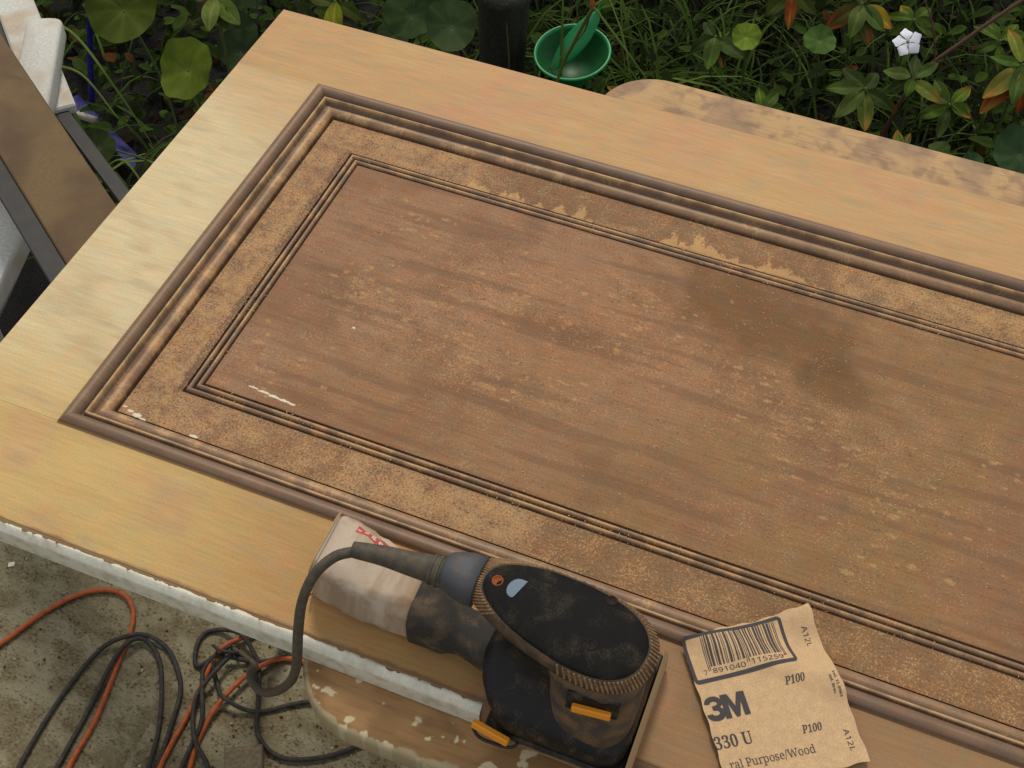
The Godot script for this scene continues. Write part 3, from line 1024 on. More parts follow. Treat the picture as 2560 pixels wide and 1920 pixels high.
func build_sander() -> void:
	var B := DOOR_BASE + TOP
	var root := thing("electric_sander", "dusty black electric palm sander with orange clips and beige dust bag on the door", "sander", Vector3(0.606, B, 0.684))
	var rows := []
	# pad, plate and the sheet of sandpaper under it
	part("pad", chamfer_box(Vector3(0.555, B + 0.0012, 0.633), Vector3(0.658, B + 0.009, 0.7345), 0.002), M.dusty, root)
	part("base_plate", chamfer_box(Vector3(0.553, B + 0.009, 0.631), Vector3(0.660, B + 0.0145, 0.7365), 0.0018), M.black_plastic, root)
	var sheet := []
	for k in [[0.553, 0.0], [0.6600, 0.0], [0.6628, 0.0012], [0.6640, 0.0045], [0.6632, 0.020], [0.6600, 0.028]]:
		sheet.append(PackedVector3Array([Vector3(k[0], B + 0.0006 + k[1], 0.634), Vector3(k[0], B + 0.0006 + k[1], 0.685), Vector3(k[0], B + 0.0006 + k[1], 0.7345)]))
	part("sanding_sheet", grid(sheet), M.sheet, root)
	# lower housing: square over the plate, a waist, then flaring to the long top
	var tn := 0.17
	rows = [egg(0.606, 0.684, 0.050, 0.050, 0.049, B + 0.0145, 6.0, 0.0), egg(0.606, 0.684, 0.0525, 0.0525, 0.0515, B + 0.018, 6.0), egg(0.606, 0.684, 0.054, 0.053, 0.0520, B + 0.027, 5.5), egg(0.605, 0.684, 0.060, 0.053, 0.0495, B + 0.034, 4.6), egg(0.604, 0.684, 0.065, 0.0525, 0.0440, B + 0.040, 3.8),
		egg(0.603, 0.684, 0.066, 0.052, 0.0370, B + 0.046, 3.2, 0.03), egg(0.601, 0.684, 0.058, 0.051, 0.0295, B + 0.053, 2.8, 0.06), egg(0.602, 0.683, 0.047, 0.049, 0.0250, B + 0.062, 2.6, 0.08), egg(0.602, 0.682, 0.046, 0.049, 0.0235, B + 0.074, 2.6, 0.12),
		egg(0.597, 0.681, 0.052, 0.053, 0.0250, B + 0.084, 2.6, 0.14, 0.1), egg(0.592, 0.680, 0.064, 0.061, 0.0300, B + 0.094, 2.5, tn, 0.18), egg(0.589, 0.680, 0.0735, 0.069, 0.0338, B + 0.100, 2.4, tn, 0.2), egg(0.588, 0.680, 0.076, 0.071, 0.0350, B + 0.105, 2.4, tn, 0.22)]
	part("housing", grid(rows, true, true), M.black_plastic, root)
	# raised rear half of the housing with the switch in it
	rows = [egg(0.628, 0.694, 0.042, 0.028, 0.037, B + 0.034, 2.8), egg(0.627, 0.692, 0.037, 0.029, 0.033, B + 0.050, 2.7), egg(0.626, 0.690, 0.037, 0.030, 0.0315, B + 0.070, 2.6), egg(0.625, 0.689, 0.040, 0.031, 0.031, B + 0.086, 2.6), egg(0.622, 0.688, 0.047, 0.034, 0.030, B + 0.103, 2.6)]
	part("rear_housing", grid(rows, true, true), M.dusty, root)
	# sloping ribbed band round the top
	rows = []
	var low := egg(0.588, 0.6800, 0.076, 0.072, 0.0352, B + 0.1055, 2.4, tn, 0.22, 96)
	var high := egg(0.588, 0.6840, 0.061, 0.066, 0.0312, B + 0.1195, 2.3, tn, 0.22, 96)
	part("band", grid([low, high], true, true), M.dusty, root)
	var st := SurfaceTool.new()
	st.begin(Mesh.PRIMITIVE_TRIANGLES)
	st.set_smooth_group(-1)
	for i in 96:
		if i > 21 and i < 34: continue                  # worn smooth in the middle of the near side
		var a: Vector3 = low[i]
		var b: Vector3 = high[i]
		var z := (b - a).normalized()
		var out := (a - Vector3(0.588, a.y, 0.6800)).normalized()
		var x := Vector3.UP.cross(out).normalized()
		var y := z.cross(x).normalized()
		if y.dot(out + Vector3.UP) < 0: y = -y
		chamfer_box_into(st, Vector3(-0.00075, -0.0006, 0.0005), Vector3(0.00075, 0.0007, a.distance_to(b) - 0.0003), 0.0003, Transform3D(Basis(y.cross(z), y, z), a))
	st.generate_normals()
	st.generate_tangents()
	part("rib_band", st.commit(), M.rib, root)
	# smooth dark cap
	rows = []
	for s in [[1.0, 0.1190], [0.985, 0.1206], [0.93, 0.1222], [0.7, 0.1245], [0.4, 0.1258], [0.02, 0.1262]]:
		rows.append(egg(0.588, 0.6840, 0.060 * s[0], 0.065 * s[0], 0.0303 * s[0], B + s[1], 2.3, tn, 0.22))
	part("cap", grid(rows, true, true), M.cap, root)
	for h in [[0.5390, 0.6770, M.rust], [0.6175, 0.6620, M.hole], [0.6155, 0.6995, M.hole]]:
		var o := part("screw_hole", lathe([Vector2(0.0, -0.0002), Vector2(0.0030, 0.0), Vector2(0.0034, 0.0007), Vector2(0.0039, 0.0008), Vector2(0.0043, -0.0008)], 20), h[2], root)
		o.position = Vector3(h[0], B + (0.1235 if h[1] < 0.69 else 0.1254), h[1])
		o.rotation = Vector3(-0.10 if h[1] < 0.67 else 0.10, 0, 0)
	# pale half moon emblem
	var fan := []
	for k in 9:
		var a := -PI / 2 + PI * k / 8.0
		fan.append(PackedVector3Array([Vector3(0.5535 + 0.0030 - 0.0026 * sin(a), B + 0.1258, 0.6785 + 0.0075 * sin(a)), Vector3(0.5535 - 0.0062 * cos(a) - 0.0010 * sin(a), B + 0.1252, 0.6785 + 0.0080 * sin(a))]))
	part("emblem", grid(fan), M.logo, root)
	# collar, strain relief and cable
	rows = []
	for s in [[0.524, 0.0205, 0.015], [0.514, 0.0200, 0.0150], [0.506, 0.0175, 0.0145], [0.500, 0.0150, 0.0130], [0.497, 0.0120, 0.0110]]:
		rows.append(box_ring(s[0], 0.6735 - s[1] * 0.92, 0.6735 + s[1] * 0.92, B + 0.1055 - s[2], B + 0.1055 + s[2], minf(s[1], s[2]) * 0.9))
	part("collar", grid(rows, true, true), M.collar, root)
	st = SurfaceTool.new()
	st.begin(Mesh.PRIMITIVE_TRIANGLES)
	tube_into(st, smooth_line([Vector3(0.501, B + 0.104, 0.675), Vector3(0.487, B + 0.104, 0.676), Vector3(0.470, B + 0.103, 0.677), Vector3(0.450, B + 0.102, 0.678), Vector3(0.428, B + 0.101, 0.681)], 4), 0.0118, 0.0060, 12)
	for k in 2:
		var c := Vector3(0.495 - k * 0.005, B + 0.104 - k * 0.0002, 0.6755 + k * 0.0003)
		tube_into(st, PackedVector3Array([c, c - Vector3(0.0022, 0, 0)]), 0.0122 - k * 0.0006, 0.0119 - k * 0.0006, 12)
	st.generate_normals()
	st.generate_tangents()
	part("strain_relief", st.commit(), M.cord, root)
	var line := smooth_line([Vector3(0.432, B + 0.101, 0.681), Vector3(0.418, 0.884, 0.690), Vector3(0.407, 0.873, 0.704), Vector3(0.4015, 0.852, 0.717), Vector3(0.4005, 0.825, 0.728), Vector3(0.400, 0.795, 0.736), Vector3(0.393, 0.76, 0.7345),
		Vector3(0.377, 0.71, 0.726), Vector3(0.341, 0.62, 0.705), Vector3(0.288, 0.50, 0.668), Vector3(0.222, 0.36, 0.61), Vector3(0.160, 0.20, 0.54), Vector3(0.120, 0.07, 0.49), Vector3(0.09, 0.012, 0.462), Vector3(0.051, 0.009, 0.452)], 6)
	part("power_cable", tube(line, 0.0040, 0.0040, 10), M.cord, root)
	# dust bag and the duct it is pushed on to
	rows = []
	var uvs := []
	for s in [[0.381, 0.640, 0.672, 0.012, 0.042, 0.008, 0.12], [0.3825, 0.630, 0.682, 0.003, 0.0530, 0.012, 0.12], [0.388, 0.628, 0.685, 0.001, 0.0560, 0.013, 0.12], [0.400, 0.629, 0.687, 0.0008, 0.0575, 0.014, 0.1], [0.415, 0.632, 0.689, 0.0008, 0.0575, 0.015, 0.08],
			[0.432, 0.636, 0.691, 0.001, 0.0560, 0.015, 0.05], [0.450, 0.640, 0.692, 0.0015, 0.0535, 0.015, 0.02], [0.468, 0.645, 0.692, 0.002, 0.0510, 0.015, 0.0], [0.4735, 0.646, 0.692, 0.003, 0.0500, 0.015, 0.0]]:
		var ring := box_ring(s[0], s[1], s[2], B + s[3], B + s[4], s[5], s[6])
		var uv := []
		for k in ring.size():
			ring[k] += Vector3(0, 0.0018 * sin(s[0] * 260.0 + k * 0.9) + 0.0008 * sin(s[0] * 610.0 - k * 1.7), 0.0014 * sin(s[0] * 170.0 + k * 1.3))
			uv.append(Vector2((s[0] - 0.38) / 0.095, fposmod(float(k) / ring.size() + 0.4, 1.0)))
		rows.append(ring)
		uvs.append(uv)
	part("dust_bag", grid(rows, true, true, [], uvs), M.bag, root, "beige cloth dust bag with a rubbed red printed band")
	part("bag_hoop", tube(box_ring(0.383, 0.6275, 0.6855, B + 0.001, B + 0.0575, 0.013, 0.12), 0.0009, 0.0009, 6), M.sheet, root)
	rows = []
	for s in [[0.4725, 0.645, 0.6935, 0.0018, 0.0515, 0.016], [0.4745, 0.6435, 0.6945, 0.0010, 0.0525, 0.016], [0.488, 0.645, 0.6945, 0.0010, 0.0510, 0.017], [0.500, 0.648, 0.6955, 0.002, 0.0490, 0.017], [0.506, 0.655, 0.694, 0.006, 0.045, 0.016],
			[0.514, 0.658, 0.694, 0.010, 0.042, 0.015], [0.535, 0.660, 0.700, 0.012, 0.046, 0.015], [0.562, 0.660, 0.704, 0.012, 0.050, 0.015]]:
		rows.append(box_ring(s[0], s[1], s[2], B + s[3], B + s[4], s[5]))
	part("duct", grid(rows, true, true), M.duct, root)
	# orange switch in its frame, orange clamp lever with its wire
	var sw := part("switch", chamfer_box(Vector3(-0.0185, -0.0075, -0.004), Vector3(0.0185, 0.0105, 0.0015), 0.0012), M.black_plastic, root)
	sw.position = Vector3(0.6270, B + 0.0800, 0.7205)
	sw.rotation = Vector3(-0.25, 0.12, 0)
	var sl := part("slider", chamfer_box(Vector3(-0.0138, -0.003, 0.0), Vector3(0.0138, 0.003, 0.0048), 0.0009), M.orange, sw)
	sl.position = Vector3(0, -0.0015, 0.0012)
	var lv := part("clamp_lever", chamfer_box(Vector3(-0.0150, -0.0028, -0.0025), Vector3(0.0150, 0.0035, 0.0030), 0.001), M.orange, root)
	lv.position = Vector3(0.5600, B + 0.0170, 0.7395)
	lv.rotation = Vector3(-0.3, -0.12, -0.05)
	var wire := smooth_line([Vector3(0.546, B + 0.013, 0.739), Vector3(0.552, B + 0.006, 0.7415), Vector3(0.566, B + 0.006, 0.742), Vector3(0.577, B + 0.008, 0.741), Vector3(0.581, B + 0.013, 0.738)], 4)
	part("clamp_wire", tube(wire, 0.0013, 0.0013, 6), M.dark_metal, root)
	settle(root)

# ------------------------------------------------------------------ sandpaper
const PAPER_O := Vector2(0.668, 0.610)
var paper_u := Vector2(0.835, -0.55).normalized()
var paper_v := Vector2(0.55, 0.835).normalized()

func paper_at(s: float, t: float, up := 0.0) -> Vector3:
	# s across, t down the sheet, in millimetres; the sheet lies over the door's moulding and curls at its top edge
	var p := PAPER_O + paper_u * s * 0.001 + paper_v * t * 0.001
	var base := lerpf(-0.0098, 0.0008, sstep(0.530, 0.604, p.y))
	var lift := 0.0012 + 0.0105 * sstep(22.0, -6.0, t) * sstep(20.0, 110.0, s) + 0.0035 * sstep(8.0, -2.0, t) * sstep(14.0, 0.0, s) + 0.0012 * sin(s * 0.055 + t * 0.03) * sstep(30, 0, t)
	lift += 0.0042 * exp(-pow((p.y - 0.603) / 0.010, 2.0)) + 0.0014 * exp(-pow((p.y - 0.592) / 0.006, 2.0))
	lift += 0.0045 * sstep(88.0, 108.0, s) * (0.5 + 0.5 * sin(t * 0.05)) + 0.0018 * sstep(-2.0, 60.0, t) * sstep(118.0, 70.0, t)
	return Vector3(p.x, DOOR_BASE + TOP + maxf(base, -0.0045) + 0.0050 * sstep(0.57, 0.60, p.y) * 0.6 + lift + up, p.y)

func paper_top(s: float) -> float:
	return lerpf(0.5, -5.2, sstep(6.0, 46.0, s)) - 4.5 * sstep(50.0, 108.0, s) + 0.7 * sin(s * 0.33) - 2.0 * sstep(6.0, -2.0, s) * -1.0

func ink(shape: Mesh, st: SurfaceTool, place: Callable) -> void:
	var a := shape.surface_get_arrays(0)
	var v: PackedVector3Array = a[Mesh.ARRAY_VERTEX]
	var ix: PackedInt32Array = a[Mesh.ARRAY_INDEX]
	for i in (ix.size() if ix.size() else v.size()):
		var p := v[ix[i]] if ix.size() else v[i]
		st.add_vertex(place.call(p))

func print_text(st: SurfaceTool, text: String, font: Font, s: float, t: float, width: float, height: float, down := false, slant := 0.0) -> void:
	# baseline from (s, t); letters scaled to the width and cap height given in millimetres
	var tm := TextMesh.new()
	tm.font = font
	tm.text = text
	tm.font_size = 64
	tm.pixel_size = 0.01
	tm.depth = 0.0
	tm.curve_step = 2.0
	tm.horizontal_alignment = HORIZONTAL_ALIGNMENT_LEFT
	var box := tm.get_aabb()
	var kx := width / maxf(box.size.x, 0.001)
	var ky := height / maxf(box.size.y, 0.001)
	ink(tm, st, func(p: Vector3) -> Vector3:
		var a := (p.x - box.position.x) * kx + slant * (p.y - box.position.y) * ky
		var b := (p.y - box.position.y) * ky
		return paper_at(s + b, t + a, 0.00025) if down else paper_at(s + a, t - b, 0.00025))

func ink_poly(st: SurfaceTool, pts: PackedVector2Array) -> void:
	var ix := Geometry2D.triangulate_polygon(pts)
	for i in ix: st.add_vertex(paper_at(pts[i].x, pts[i].y, 0.00025))

func ink_box(st: SurfaceTool, s0: float, t0: float, s1: float, t1: float) -> void:
	var k := maxi(1, int((t1 - t0) / 5.0))
	for i in k:
		var a := lerpf(t0, t1, float(i) / k)
		var b := lerpf(t0, t1, float(i + 1) / k)
		for p in [[s0, a], [s1, a], [s1, b], [s0, a], [s1, b], [s0, b]]:
			st.add_vertex(paper_at(p[0], p[1], 0.00025))

func sans(weight := 400) -> SystemFont:
	var f := SystemFont.new()
	f.font_names = PackedStringArray(["Droid Sans"])
	f.font_weight = weight
	return f

func serif(weight := 400) -> SystemFont:
	var f := SystemFont.new()
	f.font_names = PackedStringArray(["Droid Serif"])
	f.font_weight = weight
	return f

func build_paper() -> void:
	var root := thing("sandpaper_sheet", "tan sheet of sandpaper with printed barcode back, curled, beside the sander", "sandpaper", paper_at(54, 60))
	var rows := []
	var under := []
	for i in 41:
		var row := PackedVector3Array()
		var row2 := PackedVector3Array()
		for j in 37:
			var s := j / 36.0 * 108.5
			s += 0.5 * sin(i * 0.9) * (1.0 if j == 36 or j == 0 else 0.0)
			var t0 := paper_top(s)
			var t := lerpf(t0, 121.0 + 0.6 * sin(s * 0.3), i / 40.0)
			row.append(paper_at(s, t))
			row2.append(paper_at(s, t, -0.0004))
		rows.append(row)
		under.append(row2)
	part("sheet", grid(rows), M.paper, root)
	part("grit_face", grid(under), M.dusty, root)
	var st := SurfaceTool.new()
	st.begin(Mesh.PRIMITIVE_TRIANGLES)
	# rounded frame of the barcode
	var outer := []
	var inner := []
	for c in [[80.0, 31.5, 0.0], [3.5, 34.5, 0.25], [3.0, 3.6, 0.5], [80.0, -2.2, 0.75]]:
		for k in 7:
			var a: float = TAU * (c[2] + k / 24.0)
			outer.append(Vector2(c[0] + cos(a) * 3.6, c[1] + sin(a) * (4.4 if c[2] < 0.5 else 3.6)))
			inner.append(Vector2(c[0] + cos(a) * 0.9, c[1] + sin(a) * 0.9))
	for i in outer.size():
		var k := (i + 1) % outer.size()
		for f in 8:
			var p := [outer[i].lerp(outer[k], f / 8.0), outer[i].lerp(outer[k], (f + 1) / 8.0), inner[i].lerp(inner[k], (f + 1) / 8.0), inner[i].lerp(inner[k], f / 8.0)]
			for q in [0, 1, 2, 0, 2, 3]: st.add_vertex(paper_at(p[q].x, p[q].y, 0.00025))
	# bars of the printed number
	var left := ["0001101", "0011001", "0010011", "0111101", "0100011", "0110001", "0101111", "0111011", "0110111", "0001011"]
	var parity := "LGLGLG"
	var code := "101"
	var digits := "891040115259"
	for i in 12:
		var d: String = left[digits[i].to_int()]
		var flip := ""
		for ch in d: flip += "1" if ch == "0" else "0"
		if i < 6: code += d if parity[i] == "L" else flip.reverse()
		else: code += flip
		if i == 5: code += "01010"
	code += "101"
	var unit := 63.5 / 95.0
	var i0 := 0
	while i0 < 95:
		if code[i0] == "1":
			var i1 := i0
			while i1 < 95 and code[i1] == "1": i1 += 1
			var guard: bool = i0 < 3 or i0 > 91 or (i0 > 44 and i0 < 50)
			ink_box(st, 13.5 + i0 * unit + 0.06, -0.2 - 0.02 * i0, 13.5 + i1 * unit - 0.06, (29.6 if guard else 26.4) - 0.012 * i0)
			i0 = i1
		else: i0 += 1
	print_text(st, "7", sans(), 9.3, 32.4, 2.7, 4.0)
	print_text(st, "891040", sans(), 16.5, 32.0, 26.0, 4.0)
	print_text(st, "115259\"", sans(), 47.5, 31.4, 29.0, 4.0)
	print_text(st, "P100", serif(700), 67.0, 52.6, 15.0, 6.2, false, 0.2)
	print_text(st, "P100", serif(700), 67.0, 91.4, 15.0, 6.2, false, 0.2)
	print_text(st, "330 U", serif(700), -0.2, 90.8, 29.0, 9.8)
	print_text(st, "ral Purpose/Wood", serif(), 6.0, 108.6, 66.0, 8.6)
	print_text(st, "A12L", sans(), 97.3, 6.5, 16.5, 4.2, true)
	print_text(st, "A12L", sans(), 97.3, 94.0, 16.8, 4.2, true)
	print_text(st, "Vol. 11.0901", serif(700), 103.6, 50.0, 21.0, 2.2, true)
	print_text(st, "Ind. Bras.", serif(700), 100.0, 53.0, 15.0, 2.2, true)
	# heavy figure and letter of the maker's mark
	var three := PackedVector2Array()
	var arc := func(cx: float, cy: float, rx: float, ry: float, a0: float, a1: float, n: int) -> void:
		for k in n + 1:
			var a := deg_to_rad(lerpf(a0, a1, float(k) / n))
			three.append(Vector2(cx + cos(a) * rx, cy + sin(a) * ry))
	arc.call(8.2, 55.6, 6.9, 5.6, -180, 20, 12)
	three.append(Vector2(12.6, 59.4))
	arc.call(8.2, 64.0, 7.3, 5.8, -30, 180, 14)
	three.append(Vector2(5.2, 63.6))
	arc.call(8.2, 63.4, 3.0, 1.9, 180, -60, 8)
	three.append(Vector2(6.6, 61.1))
	three.append(Vector2(6.6, 57.9))
	arc.call(8.2, 56.0, 2.9, 1.8, 40, -180, 8)
	ink_poly(st, three)
	ink_poly(st, PackedVector2Array([Vector2(14.6, 50.2), Vector2(20.4, 50.2), Vector2(24.2, 60.5), Vector2(28.0, 50.0), Vector2(33.8, 50.0), Vector2(33.8, 69.0), Vector2(29.2, 69.0), Vector2(29.2, 57.8), Vector2(25.7, 69.2), Vector2(22.7, 69.2), Vector2(19.2, 57.8), Vector2(19.2, 69.4), Vector2(14.6, 69.4)]))
	st.generate_normals()
	part("printing", st.commit(), M.ink, root)
	settle(root)

# ------------------------------------------------------------------ cords on the ground
func build_cords() -> void:
	var on := func(pts: Array, y: float) -> Array:
		var out := []
		for p in pts: out.append(Vector3(p[0], y + (p[2] if p.size() > 2 else 0.0), p[1]))
		return out
	var root := thing("extension_cord", "orange extension cord lying in long loops on the concrete", "cord", Vector3(0, 0.004, 0.55))
	var a: Array = on.call([[-0.60, 1.15], [-0.42, 0.86], [-0.30, 0.645], [-0.261, 0.573], [-0.237, 0.516], [-0.211, 0.472], [-0.181, 0.445], [-0.145, 0.435], [-0.116, 0.450], [-0.099, 0.480], [-0.090, 0.523], [-0.079, 0.573], [-0.070, 0.621], [-0.068, 0.663], [-0.066, 0.69], [-0.052, 0.73], [-0.02, 0.80], [0.04, 0.80],
		[0.055, 0.72], [0.046, 0.631], [0.044, 0.560], [0.038, 0.496, 0.004], [0.041, 0.463, 0.010], [0.060, 0.432, 0.004], [0.12, 0.37], [0.24, 0.36], [0.27, 0.40], [0.20, 0.425], [0.132, 0.437], [0.106, 0.462, 0.006], [0.092, 0.488, 0.008], [0.077, 0.540, 0.006], [0.076, 0.591], [0.086, 0.632], [0.11, 0.72], [0.16, 0.95]], 0.0088)
	part("cable", tube(smooth_line(a, 5), 0.0038, 0.0038, 10), M.orange_cord, root)
	settle(root)
	root = thing("black_cable", "coiled black power cable with a tied bundle on the concrete near the door edge", "cord", Vector3(0.0, 0.004, 0.56))
	a = on.call([[-0.10, 0.92], [-0.124, 0.76], [-0.133, 0.657], [-0.132, 0.579], [-0.121, 0.525, 0.003], [-0.099, 0.500, 0.010], [-0.072, 0.483, 0.006], [-0.037, 0.487], [-0.003, 0.512], [0.018, 0.541], [0.031, 0.588], [0.040, 0.628], [0.046, 0.68], [0.06, 0.80]], 0.0085)
	part("cable", tube(smooth_line(a, 6), 0.0035, 0.0035, 10), M.black_cord, root)
	a = on.call([[-0.05, 0.92], [-0.075, 0.76], [-0.081, 0.696], [-0.087, 0.613], [-0.093, 0.540, 0.006], [-0.086, 0.503, 0.012], [-0.068, 0.489, 0.003], [-0.035, 0.509], [-0.006, 0.551], [0.018, 0.599], [0.034, 0.646, 0.005], [0.045, 0.70], [0.05, 0.80]], 0.0085)
	part("cable", tube(smooth_line(a, 6), 0.0035, 0.0035, 10), M.black_cord, root)
	a = on.call([[0.051, 0.452, 0.010], [0.021, 0.494], [0.004, 0.474], [0.002, 0.449], [0.018, 0.434], [0.055, 0.432, 0.012], [0.087, 0.450, 0.004], [0.104, 0.469], [0.125, 0.51], [0.150, 0.555], [0.20, 0.57], [0.27, 0.53], [0.31, 0.46], [0.25, 0.40], [0.17, 0.41], [0.10, 0.455], [0.051, 0.470, 0.010]], 0.0085)
	part("cable", tube(smooth_line(a, 6), 0.0034, 0.0034, 10), M.black_cord, root)
	a = on.call([[0.033, 0.478, 0.010], [0.060, 0.510], [0.084, 0.528, 0.012], [0.13, 0.525], [0.19, 0.485], [0.26, 0.47]], 0.0085)
	part("cable", tube(smooth_line(a, 6), 0.0032, 0.0032, 10), M.black_cord, root)
	a = on.call([[0.040, 0.47, 0.012], [0.033, 0.50, 0.006], [0.052, 0.535, 0.012], [0.070, 0.570, 0.008], [0.074, 0.62, 0.003], [0.082, 0.70], [0.09, 0.82]], 0.0085)
	part("cable", tube(smooth_line(a, 6), 0.0034, 0.0034, 10), M.black_cord, root)
	a = on.call([[0.060, 0.465, 0.012], [0.050, 0.505, 0.014], [0.045, 0.54, 0.010], [0.060, 0.575, 0.010], [0.080, 0.60, 0.010], [0.115, 0.63], [0.15, 0.72]], 0.0085)
	part("cable", tube(smooth_line(a, 6), 0.0034, 0.0034, 10), M.black_cord, root)
	part("tie", tube(smooth_line([Vector3(0.028, 0.020, 0.463), Vector3(0.045, 0.031, 0.470), Vector3(0.066, 0.024, 0.462), Vector3(0.058, 0.008, 0.458), Vector3(0.034, 0.008, 0.470)], 5), 0.0024, 0.0024, 6), M.black_cord, root)
	settle(root)

# ------------------------------------------------------------------ chairs at the left
func build_chairs() -> void:
	var along := Vector3(0.82, 0, 0.572).normalized()
	var across := Vector3(-0.572, 0, 0.82).normalized()
	var root := thing("folding_seat", "worn brown board held between dark flat metal bars, left of the door", "bench", Vector3(-0.35, 0, 0.12))
	var y := 0.55
	var mid := Vector3(-0.449, y, 0.038)           # middle of the board where it enters the picture
	var s0 := mid - along * 0.30
	var s1 := mid + along * 0.62
	part("seat_board", bar(s0, s1, 0.091, 0.016, 0.002), M.old_board, root)
	var e := across * 0.0600
	part("frame_bar", bar(s0 + e + Vector3(0, -0.001, 0), s1 + e + Vector3(0, -0.001, 0), 0.0270, 0.008, 0.001), M.dark_metal, root)
	var f0 := Vector3(-0.80, 0.402, -0.300)
	var f1 := Vector3(-0.10, 0.402, 0.155)
	part("frame_bar", bar(f0, f1, 0.022, 0.010, 0.001), M.dark_metal, root)
	for k in [[s0 + along * 0.05 + e, Vector3(-0.72, 0, 0.10)], [s1 - along * 0.04 + e, Vector3(0.12, 0, 0.42)], [f0 + along * 0.05, Vector3(-0.78, 0, -0.18)], [f1 - along * 0.03, Vector3(-0.02, 0, 0.22)]]:
		part("leg", bar(k[0] + Vector3(0, -0.012, 0), k[1], 0.022, 0.008, 0.001, across), M.dark_metal, root)
	part("cross_bar", bar(f0 + along * 0.05 + Vector3(0, -0.011, 0), s0 + along * 0.05 + e + Vector3(0, -0.0095, 0), 0.018, 0.006, 0.001), M.dark_metal, root)
	settle(root)
	root = thing("white_chair", "white painted wooden chair with a round-ended armrest, partly under the brown board", "chair", Vector3(-0.5, 0, 0.0))
	# armrest: a thick plank whose far end is rounded
	var d := Vector3(0.47, 0, 0.88).normalized()
	var p := Vector3(0.88, 0, -0.47).normalized()
	var far := Vector3(-0.5945, 0.45, -0.232)
	var rows := []
	for s in [[0.004, -0.034], [0.0008, -0.032], [0.0, -0.028], [0.0, -0.006], [0.0012, -0.0018], [0.005, 0.0]]:
		var row := PackedVector3Array()
		var w: float = 0.0285 - s[0]
		for k in 13:
			var a := PI * k / 12.0
			var c := signf(cos(a)) * pow(absf(cos(a)), 0.7)
			row.append(far + p * c * w - d * (pow(sin(a), 0.8) * w * 0.55) + Vector3(0, s[1], 0) + d * 0.010)
		row.append(far - p * w + d * 0.72 + Vector3(0, s[1], 0))
		row.append(far + p * w + d * 0.475 + Vector3(0, s[1], 0))
		rows.append(row)
	part("armrest", grid(rows, true, true), M.white_wood, root)
	part("slat", bar(Vector3(-0.90, 0.41, -0.475), Vector3(-0.49, 0.41, -0.09), 0.062, 0.018, 0.003), M.white_wood, root)
	for q in [far + d * 0.30 - p * 0.006, Vector3(-0.62, 0, 0.10)]:
		part("leg", chamfer_box(Vector3(q.x - 0.02, 0, q.z - 0.018), Vector3(q.x + 0.02, 0.4155, q.z + 0.018), 0.003), M.white_wood, root)
	settle(root)

